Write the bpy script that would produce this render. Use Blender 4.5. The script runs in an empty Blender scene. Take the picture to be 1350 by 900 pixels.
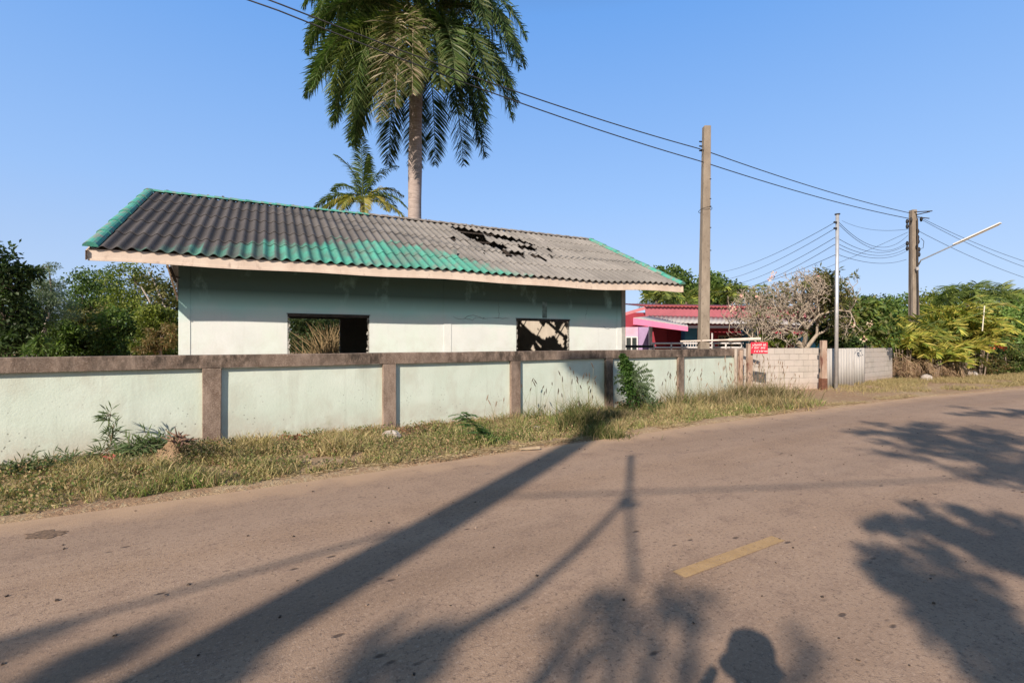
import bpy, math, random
import numpy as np
from mathutils import Vector

random.seed(11)
R = np.random.default_rng(7)
scene = bpy.context.scene
col = scene.collection
F, CX, CY, HC = 650.0, 675.0, 451.0, 1.6      # reference camera: focal length in photo pixels, centre, eye height
SAZ, SEL = math.radians(25.9), math.radians(29.3)
SD = np.array([math.sin(SAZ), math.cos(SAZ)])  # ground direction in which shadows fall
TE = math.tan(SEL)


def P(px, py, Y):
    return np.array([(px - CX) / F * Y, Y, HC + (CY - py) / F * Y])


def G(px, py):
    Y = HC * F / (py - CY)
    return np.array([(px - CX) / F * Y, Y])


def unit(v):
    v = np.asarray(v, float)
    return v / (np.linalg.norm(v, axis=-1, keepdims=True) + 1e-12)


# ------------------------------------------------------------------ noise
def vnoise(x, y, scale=1.0, seed=0):
    x = np.asarray(x, float) * scale + seed * 17.31
    y = np.asarray(y, float) * scale - seed * 9.77
    xi, yi = np.floor(x).astype(np.int64), np.floor(y).astype(np.int64)
    xf, yf = x - xi, y - yi
    def h(a, b):
        n = (a * 374761393 + b * 668265263 + seed * 1013) & 0x7fffffff
        n = ((n ^ (n >> 13)) * 1274126177) & 0x7fffffff
        return ((n ^ (n >> 16)) & 0xffff) / 65535.0
    u, v = xf * xf * (3 - 2 * xf), yf * yf * (3 - 2 * yf)
    return (h(xi, yi) * (1 - u) + h(xi + 1, yi) * u) * (1 - v) + (h(xi, yi + 1) * (1 - u) + h(xi + 1, yi + 1) * u) * v


def fbm(x, y, scale=1.0, seed=0):
    return (vnoise(x, y, scale, seed) * .5 + vnoise(x, y, scale * 2.1, seed + 1) * .3 + vnoise(x, y, scale * 4.3, seed + 2) * .2)


# ------------------------------------------------------------------ objects
WLOC = {}


def props(o, label=None, cat=None, group=None, kind=None):
    for k, v in (('label', label), ('category', cat), ('group', group), ('kind', kind)):
        if v:
            o[k] = v
    return o


def thing(name, label, cat, loc, group=None):
    o = bpy.data.objects.new(name, None)
    col.objects.link(o)
    o.location = loc
    o.empty_display_size = .2
    WLOC[o] = np.array(loc, float)
    return props(o, label, cat, group)


class MB:
    """collects vertices (world space), faces and vertex colours, then makes one mesh object"""

    def __init__(s):
        s.v, s.f, s.c, s.uv, s.n = [], [], [], [], 0

    def add(s, v, f, c=None, uv=None):
        v = np.asarray(v, float).reshape(-1, 3)
        f = np.asarray(f, np.int64)
        s.v.append(v)
        s.f.append(f + s.n)
        if c is None:
            c = np.ones((len(v), 3)) * .5
        c = np.asarray(c, float)
        if c.ndim == 1:
            c = np.tile(c, (len(v), 1))
        s.c.append(c)
        s.uv.append(np.zeros((len(v), 2)) if uv is None else np.asarray(uv, float))
        s.n += len(v)
        return s

    def box(s, cen, size, ax=(1, 0), tilt=None, c=None, jit=0.0):
        """box: centre, (along, across, up), ax = 2-D direction of 'along'"""
        a = np.array([ax[0], ax[1], 0.]); a /= np.linalg.norm(a)
        b = np.array([-a[1], a[0], 0.]); u = np.array([0, 0, 1.])
        if tilt is not None:
            a, b, u = tilt
        sg = np.array([[x, y, z] for z in (-.5, .5) for y in (-.5, .5) for x in (-.5, .5)])
        sc = sg * np.array(size)
        v = np.array(cen) + sc[:, :1] * a + sc[:, 1:2] * b + sc[:, 2:] * u
        if jit:
            v = v + R.normal(0, jit, v.shape)
        return s.add(v, [[0, 2, 3, 1], [4, 5, 7, 6], [0, 1, 5, 4], [2, 6, 7, 3], [0, 4, 6, 2], [1, 3, 7, 5]], c)

    def tube(s, pts, rad, n=8, c=None, cap=True, square=False):
        pts = np.asarray(pts, float)
        m = len(pts)
        rad = np.full(m, rad) if np.isscalar(rad) else np.asarray(rad, float)
        t = unit(np.gradient(pts, axis=0))
        ref = np.array([0, 0, 1.]) if abs(t[0][2]) < .9 else np.array([1., 0, 0])
        x = unit(np.cross(ref, t[0])); V = []
        for i in range(m):
            x = unit(x - np.dot(x, t[i]) * t[i]); y = np.cross(t[i], x)
            a = np.arange(n) * 2 * math.pi / n + (math.pi / n)
            V.append(pts[i] + rad[i] * (np.cos(a)[:, None] * x + np.sin(a)[:, None] * y))
        V = np.concatenate(V)
        i, j = np.meshgrid(np.arange(m - 1), np.arange(n), indexing='ij')
        i, j = i.ravel(), j.ravel(); k = (j + 1) % n
        q = np.stack([i * n + j, i * n + k, (i + 1) * n + k, (i + 1) * n + j], 1)
        s.add(V, q, c)
        if cap:
            base = s.n - len(V)
            for o, fl in ((0, True), ((m - 1) * n, False)):
                cidx = [base + o + r for r in range(n)]
                if fl: cidx = cidx[::-1]
                if n == 4:
                    s.f.append(np.array([cidx]))
                else:
                    ce = s.n
                    s.v.append(V[o:o + n].mean(0)[None]); s.c.append(s.c[-1][:1] * 1); s.uv.append(np.zeros((1, 2))); s.n += 1
                    s.f.append(np.array([[cidx[r], cidx[(r + 1) % n], ce, ce] for r in range(n)]))
        return s

    def grid(s, V, c=None, uv=None):
        a, b = V.shape[:2]
        i, j = np.meshgrid(np.arange(a - 1), np.arange(b - 1), indexing='ij')
        i, j = i.ravel(), j.ravel()
        q = np.stack([i * b + j, (i + 1) * b + j, (i + 1) * b + j + 1, i * b + j + 1], 1)
        return s.add(V.reshape(-1, 3), q, None if c is None else c.reshape(-1, 3), None if uv is None else uv.reshape(-1, 2))

    def build(s, name, mat, parent=None, loc=None, smooth=False, label=None, cat=None, group=None, kind=None, bevel=0):
        v = np.concatenate(s.v); c = np.concatenate(s.c); uv = np.concatenate(s.uv)
        off = WLOC[parent] if parent is not None else np.array(loc if loc is not None else (0, 0, 0), float)
        v = v - off
        me = bpy.data.meshes.new(name)
        L, S, T = [], [], 0
        for f in s.f:
            f = f.reshape(len(f), -1)
            if f.shape[1] == 4:
                tri = f[:, 2] == f[:, 3]
                if tri.any():
                    q = f[~tri]; t3 = f[tri][:, :3]
                    for g in (q, t3):
                        if len(g):
                            L.append(g.ravel()); S.append(np.full(len(g), g.shape[1]))
                    continue
            L.append(f.ravel()); S.append(np.full(len(f), f.shape[1]))
        L = np.concatenate(L); S = np.concatenate(S)
        me.vertices.add(len(v)); me.vertices.foreach_set('co', v.ravel().astype(np.float32))
        me.loops.add(len(L)); me.loops.foreach_set('vertex_index', L.astype(np.int32))
        me.polygons.add(len(S)); me.polygons.foreach_set('loop_start', (np.cumsum(S) - S).astype(np.int32))
        me.polygons.foreach_set('loop_total', S.astype(np.int32))
        me.polygons.foreach_set('use_smooth', np.full(len(S), smooth))
        me.update(calc_edges=True)
        at = me.color_attributes.new('Col', 'FLOAT_COLOR', 'POINT')
        at.data.foreach_set('color', np.concatenate([c, np.ones((len(c), 1))], 1).ravel().astype(np.float32))
        ul = me.uv_layers.new(name='UVMap')
        ul.data.foreach_set('uv', uv[L].ravel().astype(np.float32))
        me.materials.append(mat)
        o = bpy.data.objects.new(name, me)
        col.objects.link(o)
        if parent is not None:
            o.parent = parent
        else:
            o.location = off
        WLOC[o] = off
        if bevel:
            b = o.modifiers.new('bevel', 'BEVEL'); b.width = bevel; b.segments = 2; b.limit_method = 'ANGLE'
        return props(o, label, cat, group, kind)


# ------------------------------------------------------------------ materials
def new_mat(name):
    m = bpy.data.materials.new(name); m.use_nodes = True
    nt = m.node_tree; nt.nodes.clear()
    out = nt.nodes.new('ShaderNodeOutputMaterial'); bs = nt.nodes.new('ShaderNodeBsdfPrincipled')
    nt.links.new(bs.outputs[0], out.inputs[0])
    return m, nt, bs, out


class N:
    """tiny node builder"""

    def __init__(s, nt): s.nt = nt; s.tc = nt.nodes.new('ShaderNodeTexCoord')

    def node(s, typ, **kw):
        n = s.nt.nodes.new(typ)
        for k, v in kw.items(): setattr(n, k, v)
        return n

    def lk(s, a, b): s.nt.links.new(a, b)

    def map(s, scale=(1, 1, 1), src='Object', rot=(0, 0, 0)):
        n = s.node('ShaderNodeMapping'); s.lk(s.tc.outputs[src], n.inputs[0]); n.inputs['Scale'].default_value = scale
        n.inputs['Rotation'].default_value = rot
        return n.outputs[0]

    def noise(s, scale, detail=4, vec=None, rough=.55, dist=0):
        n = s.node('ShaderNodeTexNoise'); n.inputs['Scale'].default_value = scale; n.inputs['Detail'].default_value = detail
        n.inputs['Roughness'].default_value = rough; n.inputs['Distortion'].default_value = dist
        s.lk(vec if vec is not None else s.tc.outputs['Object'], n.inputs['Vector'])
        return n.outputs['Fac']

    def vor(s, scale, vec=None, feature='F1'):
        n = s.node('ShaderNodeTexVoronoi', feature=feature); n.inputs['Scale'].default_value = scale
        s.lk(vec if vec is not None else s.tc.outputs['Object'], n.inputs['Vector'])
        return n.outputs['Distance']

    def ramp(s, fac, lo, hi, a=0., b=1.):
        n = s.node('ShaderNodeMapRange'); s.lk(fac, n.inputs[0])
        for i, v in enumerate((lo, hi, a, b)): n.inputs[i + 1].default_value = v
        n.clamp = True
        return n.outputs[0]

    def mix(s, fac, a, b, mode='MIX'):
        n = s.node('ShaderNodeMix', data_type='RGBA', blend_type=mode)
        for sock, v in ((n.inputs[0], fac), (n.inputs[6], a), (n.inputs[7], b)):
            if isinstance(v, bpy.types.NodeSocket): s.lk(v, sock)
            elif isinstance(v, (tuple, list)): sock.default_value = (*v[:3], 1)
            else: sock.default_value = v
        return n.outputs[2]

    def math(s, op, a, b=0.):
        n = s.node('ShaderNodeMath', operation=op)
        for sock, v in ((n.inputs[0], a), (n.inputs[1], b)):
            if isinstance(v, bpy.types.NodeSocket): s.lk(v, sock)
            else: sock.default_value = v
        return n.outputs[0]

    def sep(s, src='Object'):
        n = s.node('ShaderNodeSeparateXYZ'); s.lk(s.tc.outputs[src], n.inputs[0]); return n.outputs

    def bump(s, h, strength, dist, bs):
        n = s.node('ShaderNodeBump'); n.inputs['Strength'].default_value = strength; n.inputs['Distance'].default_value = dist
        s.lk(h, n.inputs['Height']); s.lk(n.outputs[0], bs.inputs['Normal'])


def rough_mat(name, c1, c2, scale=4, c3=None, s3=20, lo3=.6, hi3=.7, rough=.8, bump=.3, bd=.01, bs_scale=40, metallic=0., lo=.35, hi=.65, stretch=(1, 1, 1), spec=.3):
    m, nt, bs, out = new_mat(name); n = N(nt)
    v = n.map(stretch)
    c = n.mix(n.ramp(n.noise(scale, 5, v), lo, hi), c1, c2)
    if c3 is not None:
        c = n.mix(n.ramp(n.noise(s3, 6, v), lo3, hi3), c, c3)
    n.lk(c, bs.inputs['Base Color'])
    bs.inputs['Roughness'].default_value = rough; bs.inputs['Metallic'].default_value = metallic
    bs.inputs['Specular IOR Level'].default_value = spec
    if bump: n.bump(n.noise(bs_scale, 5), bump, bd, bs)
    return m


def leaf_mat(name, trans=.35, rough=.5, spec=.3):
    m, nt, bs, out = new_mat(name); n = N(nt)
    a = n.node('ShaderNodeAttribute', attribute_name='Col')
    n.lk(a.outputs['Color'], bs.inputs['Base Color'])
    bs.inputs['Roughness'].default_value = rough; bs.inputs['Specular IOR Level'].default_value = spec
    if trans:
        t = n.node('ShaderNodeBsdfTranslucent'); g = n.mix(1.0, a.outputs['Color'], (1.1, 1.25, .6), 'MULTIPLY')
        n.lk(g, t.inputs[0])
        mx = n.node('ShaderNodeMixShader'); mx.inputs[0].default_value = trans
        n.lk(bs.outputs[0], mx.inputs[1]); n.lk(t.outputs[0], mx.inputs[2]); n.lk(mx.outputs[0], out.inputs[0])
    return m


LEAF = leaf_mat('leaf'); GRASSM = leaf_mat('grass_blade', .3, .7, .15)
VCOL = leaf_mat('tinted', 0, .8, .2)
BARK = rough_mat('bark', (.16, .12, .09), (.26, .21, .17), 9, rough=.9, bump=.8, bd=.02, stretch=(1, 1, .3))
PALEBARK = rough_mat('pale_bark', (.33, .28, .24), (.45, .40, .35), 7, (.2, .17, .14), 14, rough=.9, bump=.5, stretch=(1, 1, .4))
TWIG = rough_mat('twig', (.30, .25, .195), (.42, .36, .29), 6, rough=.9, bump=.4)


def concrete_wall_mat(name='stained_concrete', lo=.42, hi=.58, amt=.8):
    m, nt, bs, out = new_mat(name); n = N(nt)
    v = n.map((1, 1, .5))
    c = n.mix(n.ramp(n.noise(7, 6, v, .65), .35, .65), (.17, .12, .09), (.34, .26, .205))
    c = n.mix(n.ramp(n.noise(60, 4), .5, .75), c, (.42, .33, .27))
    big = n.noise(.38, 4); streak = n.noise(6, 6, n.map((1, 1, .5)), .75)
    blk = n.math('MULTIPLY', n.ramp(big, lo, hi), n.ramp(streak, .34, .58))
    c = n.mix(n.math('MULTIPLY', blk, amt), c, (.05, .04, .032))
    n.lk(c, bs.inputs['Base Color']); bs.inputs['Roughness'].default_value = .92; bs.inputs['Specular IOR Level'].default_value = .2
    n.bump(n.noise(55, 6), .5, .01, bs)
    return m


def panel_mat():
    m, nt, bs, out = new_mat('mint_panel_paint'); n = N(nt)
    z = n.sep()[2]
    c = n.mix(n.ramp(n.noise(1.3, 5), .35, .65), (.585, .665, .565), (.655, .72, .625))
    c = n.mix(n.math('MULTIPLY', n.ramp(n.noise(2.2, 6, n.map((1, 1, .6)), .65), .47, .66), .6), c, (.52, .53, .44))
    low = n.ramp(z, .05, .62, 1, 0)
    dirt = n.math('MULTIPLY', low, n.ramp(n.noise(3.2, 6, None, .7), .30, .56))
    c = n.mix(n.math('MULTIPLY', dirt, .85), c, (.43, .37, .30))
    drip = n.math('MULTIPLY', n.ramp(n.noise(5, 5, n.map((1, 1, .06)), .7), .50, .66), n.ramp(n.noise(.7, 3), .38, .52))
    c = n.mix(n.math('MULTIPLY', drip, .45), c, (.40, .42, .35))
    moss = n.math('MULTIPLY', n.ramp(z, .1, .55, 1, 0), n.ramp(n.noise(1.3, 5, None, .6), .50, .60))
    c = n.mix(n.math('MULTIPLY', moss, .8), c, (.30, .31, .18))
    pock = n.math('MULTIPLY', n.ramp(n.vor(15), .11, .19, 1, 0), n.ramp(n.noise(1.9, 3), .44, .54))
    pock = n.math('MULTIPLY', pock, n.ramp(z, 1.1, .4, 0, 1))
    c = n.mix(n.math('MULTIPLY', pock, .85), c, (.19, .19, .16))
    n.lk(c, bs.inputs['Base Color']); bs.inputs['Roughness'].default_value = .75; bs.inputs['Specular IOR Level'].default_value = .3
    n.bump(n.math('SUBTRACT', n.noise(30, 4), n.math('MULTIPLY', pock, 1.0)), .25, .012, bs)
    return m


def facade_mat():
    m, nt, bs, out = new_mat('weathered_eave_shaded_paint'); n = N(nt)
    z = n.sep()[2]
    c = n.mix(n.ramp(n.noise(1.1, 5), .35, .65), (.66, .70, .67), (.72, .745, .715))
    c = n.mix(n.ramp(n.noise(.8, 5, n.map((1, 1, .6)), .6), .46, .66), c, (.66, .74, .67))
    lowd = n.math('MULTIPLY', n.ramp(z, 1.2, 2.0, 1, 0), n.ramp(n.noise(2.6, 6, None, .7), .42, .62))
    c = n.mix(n.math('MULTIPLY', lowd, .35), c, (.46, .44, .36))
    c = n.mix(n.ramp(n.noise(7, 6, n.map((1, 1, .15)), .7), .56, .72, 0, .3), c, (.50, .54, .48))
    up = n.ramp(n.math('ADD', z, n.ramp(n.noise(1.2, 4), .3, .7, -.12, .12)), 2.05, 2.5, 0, 1)  # teal tone of the eave shade, put into the upper wall colour
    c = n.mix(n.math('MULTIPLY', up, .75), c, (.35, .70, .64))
    gr = n.math('MULTIPLY', n.ramp(z, 2.42, 2.85, 0, 1), n.ramp(n.noise(1.6, 6, n.map((1, 1, .6)), .6), .12, .42))  # green-black mould mixed with painted eave shade, darker towards the roof
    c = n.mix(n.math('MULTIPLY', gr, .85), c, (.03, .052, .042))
    n.lk(c, bs.inputs['Base Color']); bs.inputs['Roughness'].default_value = .8; bs.inputs['Specular IOR Level'].default_value = .25
    n.bump(n.noise(14, 5), .15, .02, bs)
    return m


def roof_mat():
    m, nt, bs, out = new_mat('fibre_cement_tile'); n = N(nt)
    a = n.node('ShaderNodeAttribute', attribute_name='Col')
    sp = n.ramp(n.noise(45, 5, None, .7), .3, .7, .62, 1.3)
    mul = n.node('ShaderNodeMix', data_type='RGBA', blend_type='MULTIPLY'); mul.inputs[0].default_value = 1
    cc = n.node('ShaderNodeCombineColor')
    for i in range(3): n.lk(sp, cc.inputs[i])
    n.lk(a.outputs['Color'], mul.inputs[6]); n.lk(cc.outputs[0], mul.inputs[7])
    c = n.mix(n.ramp(n.noise(9, 6, None, .7), .6, .72, 0, .5), mul.outputs[2], (.05, .048, .042))
    n.lk(c, bs.inputs['Base Color']); bs.inputs['Roughness'].default_value = .85; bs.inputs['Specular IOR Level'].default_value = .25
    n.bump(n.noise(60, 4), .3, .006, bs)
    return m


def asphalt_mat():
    m, nt, bs, out = new_mat('worn_asphalt'); n = N(nt)
    uv = n.map((1, 1, 1), 'UV'); sv = n.map((.12, 1.1, 1), 'UV')
    c = n.mix(n.ramp(n.noise(.5, 4, uv), .4, .6), (.262, .176, .112), (.322, .222, .146))
    c = n.mix(n.ramp(n.noise(1.3, 5, sv, .6), .38, .66, 0, .85), c, (.375, .27, .19))
    c = n.mix(n.ramp(n.noise(3.3, 6, uv, .7), .50, .68, 0, .7), c, (.19, .128, .09))
    sp = n.noise(42, 4, uv, .8)
    c = n.mix(n.ramp(sp, .53, .64, 0, .65), c, (.48, .36, .27))
    c = n.mix(n.ramp(n.noise(30, 5, uv, .85), .53, .62, 0, .85), c, (.08, .055, .04))
    fine = n.noise(170, 2, uv, .6)
    c = n.mix(n.ramp(fine, .35, .65, .0, .4), c, (.36, .26, .21))
    yv = n.sep('UV')[1]      # lanes polished darker by tyres, paler between them
    lane = n.math('ABSOLUTE', n.math('SINE', n.math('MULTIPLY', yv, 1.66)))
    c = n.mix(n.math('MULTIPLY', n.ramp(lane, .55, 1.0, 0, .42), n.ramp(n.noise(.9, 4, sv, .6), .3, .6)), c, (.20, .142, .105))
    crk = n.math('MULTIPLY', n.ramp(n.vor(.9, n.map((.5, 1, 1), 'UV'), 'DISTANCE_TO_EDGE'), .004, .012, 1, 0), n.ramp(n.noise(.8, 3, uv), .52, .60))
    c = n.mix(n.math('MULTIPLY', crk, .0), c, (.08, .06, .05))
    # dark pits and old spots
    pit = n.math('MULTIPLY', n.ramp(n.vor(6, n.map((.5, 1.1, 1), 'UV')), .07, .13, 1, 0), n.ramp(n.noise(1.1, 2, uv), .5, .56))
    c = n.mix(n.math('MULTIPLY', pit, .75), c, (.045, .032, .028))
    # dusty laterite rim at the verge edge
    d = n.sep('UV')[1]
    wob = n.math('ADD', d, n.ramp(n.noise(2.2, 5, uv), .3, .7, -.22, .22))
    c = n.mix(n.ramp(wob, .55, .0, 0, .85), c, (.45, .31, .20))
    n.lk(c, bs.inputs['Base Color']); bs.inputs['Roughness'].default_value = .88; bs.inputs['Specular IOR Level'].default_value = .22
    n.bump(n.math('ADD', n.noise(90, 3, uv, .7), n.math('MULTIPLY', pit, -1.2)), .55, .008, bs)
    return m


def ground_mat():
    m, nt, bs, out = new_mat('laterite_and_straw'); n = N(nt)
    c = n.mix(n.ramp(n.noise(.45, 5), .4, .62), (.34, .225, .14), (.42, .31, .19))
    c = n.mix(n.ramp(n.noise(5, 6, None, .7), .45, .7, 0, .8), c, (.26, .155, .10))
    c = n.mix(n.ramp(n.noise(30, 5, n.map((1, .3, 1)), .7), .52, .66, 0, .8), c, (.50, .42, .27))
    c = n.mix(n.ramp(n.noise(22, 4), .62, .72, 0, .7), c, (.12, .085, .05))
    n.lk(c, bs.inputs['Base Color']); bs.inputs['Roughness'].default_value = .95; bs.inputs['Specular IOR Level'].default_value = .1
    n.bump(n.noise(28, 6, None, .7), .9, .04, bs)
    return m


def line_mat():
    m, nt, bs, out = new_mat('worn_yellow_line'); n = N(nt)
    c = n.mix(n.ramp(n.noise(9, 5), .35, .65), (.36, .23, .10), (.43, .28, .13))
    c = n.mix(n.ramp(n.noise(60, 5, None, .75), .50, .62, 0, .8), c, (.28, .19, .12))
    n.lk(c, bs.inputs['Base Color']); bs.inputs['Roughness'].default_value = .85
    n.bump(n.noise(90, 3), .4, .006, bs)
    al = n.ramp(n.noise(22, 6, None, .8), .34, .42, .4, 1)
    n.lk(al, bs.inputs['Alpha'])
    return m


def block_mat():
    m, nt, bs, out = new_mat('concrete_block'); n = N(nt)
    br = n.node('ShaderNodeTexBrick'); n.lk(n.tc.outputs['UV'], br.inputs['Vector'])
    br.inputs['Scale'].default_value = 1; br.inputs['Brick Width'].default_value = .40; br.inputs['Row Height'].default_value = .2
    br.inputs['Mortar Size'].default_value = .010; br.inputs['Mortar Smooth'].default_value = .3
    br.inputs['Color1'].default_value = (.50, .455, .40, 1); br.inputs['Color2'].default_value = (.42, .385, .34, 1)
    br.inputs['Mortar'].default_value = (.31, .275, .24, 1)
    c = n.mix(n.ramp(n.noise(3, 5), .4, .7, 0, .7), br.outputs['Color'], (.56, .50, .45))
    c = n.mix(n.ramp(n.noise(1.2, 4), .5, .66, 0, .8), c, (.50, .445, .40))
    c = n.mix(n.math('MULTIPLY', n.ramp(n.sep()[2], .0, .35, 1, 0), .6), c, (.40, .27, .19))
    n.lk(c, bs.inputs['Base Color']); bs.inputs['Roughness'].default_value = .92
    n.bump(n.math('ADD', n.math('MULTIPLY', br.outputs['Fac'], -1.), n.math('MULTIPLY', n.noise(50, 4), .5)), .7, .015, bs)
    return m


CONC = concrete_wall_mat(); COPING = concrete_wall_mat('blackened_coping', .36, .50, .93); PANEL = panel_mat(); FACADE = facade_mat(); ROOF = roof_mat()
POLEC = rough_mat('pole_concrete', (.20, .165, .13), (.29, .245, .195), 5, (.10, .08, .06), 18, .6, .75, rough=.9, bump=.6, stretch=(1, 1, .35))
STEEL = rough_mat('galvanised', (.55, .56, .58), (.66, .67, .68), 6, rough=.4, bump=.1, metallic=.6)
DARK = rough_mat('dark_timber', (.035, .028, .024), (.07, .055, .045), 8, rough=.85, stretch=(1, 1, .3))
BLACK = rough_mat('black_rubber', (.02, .02, .022), (.03, .03, .032), 8, rough=.6, bump=0)
CREAM = rough_mat('cream_fascia_paint', (.58, .47, .38), (.68, .57, .47), 2.5, (.42, .33, .27), 9, .58, .75, rough=.75, bump=.2, stretch=(1, 1, .5))
GREENCAP = rough_mat('green_ridge_paint', (.06, .30, .23), (.10, .38, .30), 4, (.22, .25, .21), 7, .48, .62, rough=.6, bump=.3)
GREYCAP = rough_mat('grey_ridge', (.17, .15, .135), (.30, .27, .24), 5, (.08, .07, .06), 16, rough=.9, bump=.5)
INNER = rough_mat('interior_plaster', (.50, .45, .38), (.58, .53, .45), 2, rough=.85, bump=.2)
WOODRED = rough_mat('weathered_post_paint', (.30, .20, .15), (.46, .38, .31), 5, (.16, .07, .055), 8, .5, .62, rough=.85, bump=.4, stretch=(1, 1, .25))
STONE = rough_mat('rubble_stone', (.33, .29, .26), (.48, .44, .40), 5, (.22, .18, .15), 14, rough=.9, bump=.7, bd=.03)
SOILM = rough_mat('red_soil', (.25, .165, .095), (.36, .25, .155), 7, (.13, .08, .05), 12, rough=.95, bump=.9, bd=.04)
SHEET = rough_mat('grey_sheet', (.42, .40, .37), (.52, .50, .47), 2, (.30, .27, .25), 5, .55, .75, rough=.7, bump=.2, stretch=(1, 1, .2))


def paint(name, c, rough=.7, var=.85):
    return rough_mat(name, tuple(x * var for x in c), c, 2.2, rough=rough, bump=.15)


# ------------------------------------------------------------------ world, sun, camera
w = bpy.data.worlds.new('World'); scene.world = w; w.use_nodes = True
nt = w.node_tree; nt.nodes.clear()
wo = nt.nodes.new('ShaderNodeOutputWorld'); bg = nt.nodes.new('ShaderNodeBackground'); sky = nt.nodes.new('ShaderNodeTexSky')
sky.sky_type = 'NISHITA'; sky.sun_disc = False; sky.sun_elevation = SEL; sky.sun_rotation = math.pi + SAZ
sky.altitude = 0; sky.air_density = 1.0; sky.dust_density = .6; sky.ozone_density = 2.2
sky.ozone_density = 3.0
tcw = nt.nodes.new('ShaderNodeTexCoord'); sx_ = nt.nodes.new('ShaderNodeSeparateXYZ'); cr_ = nt.nodes.new('ShaderNodeValToRGB')
nt.links.new(tcw.outputs['Generated'], sx_.inputs[0]); nt.links.new(sx_.outputs[2], cr_.inputs[0])
e_ = cr_.color_ramp.elements; e_[0].position = 0; e_[0].color = (.50, .60, .82, 1); e_[1].position = 1; e_[1].color = (.03, .07, .17, 1)
for pos_, c_ in ((.10, (.43, .575, .85, 1)), (.17, (.385, .55, .86, 1)), (.26, (.315, .52, .90, 1)), (.38, (.245, .46, .88, 1)), (.55, (.15, .375, .85, 1)), (.68, (.085, .19, .42, 1))):
    q_ = cr_.color_ramp.elements.new(pos_); q_.color = c_
dt_ = nt.nodes.new('ShaderNodeVectorMath'); dt_.operation = 'DOT_PRODUCT'; nt.links.new(tcw.outputs['Generated'], dt_.inputs[0])
dt_.inputs[1].default_value = (-SD[0] * math.cos(SEL), -SD[1] * math.cos(SEL), math.sin(SEL))
mr_ = nt.nodes.new('ShaderNodeMapRange'); mr_.interpolation_type = 'SMOOTHSTEP'; nt.links.new(dt_.outputs['Value'], mr_.inputs[0])
mr_.inputs[1].default_value = 0.0; mr_.inputs[2].default_value = .9
mxs = nt.nodes.new('ShaderNodeMix'); mxs.data_type = 'RGBA'; nt.links.new(mr_.outputs[0], mxs.inputs[0])
nt.links.new(cr_.outputs[0], mxs.inputs[6]); mxs.inputs[7].default_value = (.22, .29, .34, 1)
sc1 = nt.nodes.new('ShaderNodeVectorMath'); sc1.operation = 'SCALE'; sc1.inputs['Scale'].default_value = 6.0; nt.links.new(mxs.outputs[2], sc1.inputs[0])
mxw = nt.nodes.new('ShaderNodeMix'); mxw.data_type = 'RGBA'; mxw.inputs[0].default_value = .85
nt.links.new(sky.outputs[0], mxw.inputs[6]); nt.links.new(sc1.outputs[0], mxw.inputs[7])
nt.links.new(mxw.outputs[2], bg.inputs[0]); bg.inputs[1].default_value = .13
nt.links.new(bg.outputs[0], wo.inputs[0])
sl = bpy.data.lights.new('sun', 'SUN'); so = bpy.data.objects.new('sun', sl); col.objects.link(so)
sl.energy = 4.8; sl.angle = math.radians(.55); sl.color = (1, .86, .73)
so.rotation_euler = Vector((SD[0] * math.cos(SEL), SD[1] * math.cos(SEL), -math.sin(SEL))).to_track_quat('-Z', 'Y').to_euler()
so.location = (-10, -20, 20)
cd = bpy.data.cameras.new('camera'); co = bpy.data.objects.new('camera', cd); col.objects.link(co)
co.location = (0, 0, HC); co.rotation_euler = (math.pi / 2, 0, 0)
cd.sensor_width = 36; cd.lens = 36 * F / 1350; cd.clip_end = 3000; cd.clip_start = .02
cd.shift_y = (CY - 450) / 1350
scene.camera = co
scene.view_settings.view_transform = 'Standard'; scene.view_settings.look = 'None'
scene.view_settings.exposure = .48; scene.view_settings.gamma = 1
scene.render.engine = 'CYCLES'
scene.cycles.max_bounces = 6; scene.cycles.transparent_max_bounces = 8
scene.cycles.diffuse_bounces = 3; scene.cycles.use_denoising = True

# ------------------------------------------------------------------ road and ground
EDGE = np.array([(-60, -30.5), (-20, -5.6), (-4.52, 4.33), (-2.77, 5.40), (-.78, 6.68), (1.03, 7.84), (3.5, 9.42), (6.2, 11.08), (11.5, 14.15), (17.7, 17.1), (40, 26.5), (90, 46)])
RW = 7.6


def edge_d(x, y):
    """signed distance from the far road edge, positive on the wall side"""
    x = np.asarray(x, float); y = np.asarray(y, float)
    best = np.full(x.shape, 1e9); sign = np.ones(x.shape)
    for a, b in zip(EDGE[:-1], EDGE[1:]):
        ab = b - a; L2 = ab @ ab
        t = np.clip(((x - a[0]) * ab[0] + (y - a[1]) * ab[1]) / L2, 0, 1)
        dx, dy = x - a[0] - t * ab[0], y - a[1] - t * ab[1]
        d = np.hypot(dx, dy); cr = ab[0] * (y - a[1]) - ab[1] * (x - a[0])
        m = d < best
        best = np.where(m, d, best); sign = np.where(m, np.sign(cr), sign)
    return best * sign


def sstep(a, b, x):
    t = np.clip((x - a) / (b - a), 0, 1)
    return t * t * (3 - 2 * t)


def height(x, y):
    x = np.asarray(x, float); y = np.asarray(y, float)
    d = edge_d(x, y)
    rag = .10 * (fbm(x, y, 1.6, 3) - .5) + .06 * (fbm(x, y, 6, 9) - .5)
    lip = -.07 + (.085) * sstep(-.02, .14, d + rag)
    drop = -.10 * sstep(-4, 3, x) * sstep(.4, 1.8, d) * (1 - sstep(6, 9, x))
    bumps = (.05 * (fbm(x, y, 1.1, 5) - .5) + .03 * (fbm(x, y, 5, 6) - .5)) * sstep(.1, .6, d)
    z = lip + drop + bumps
    zn = -.07 + .075 * sstep(-RW + .06, -RW - .06, d)
    return np.where(d > -1, z, zn)


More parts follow.
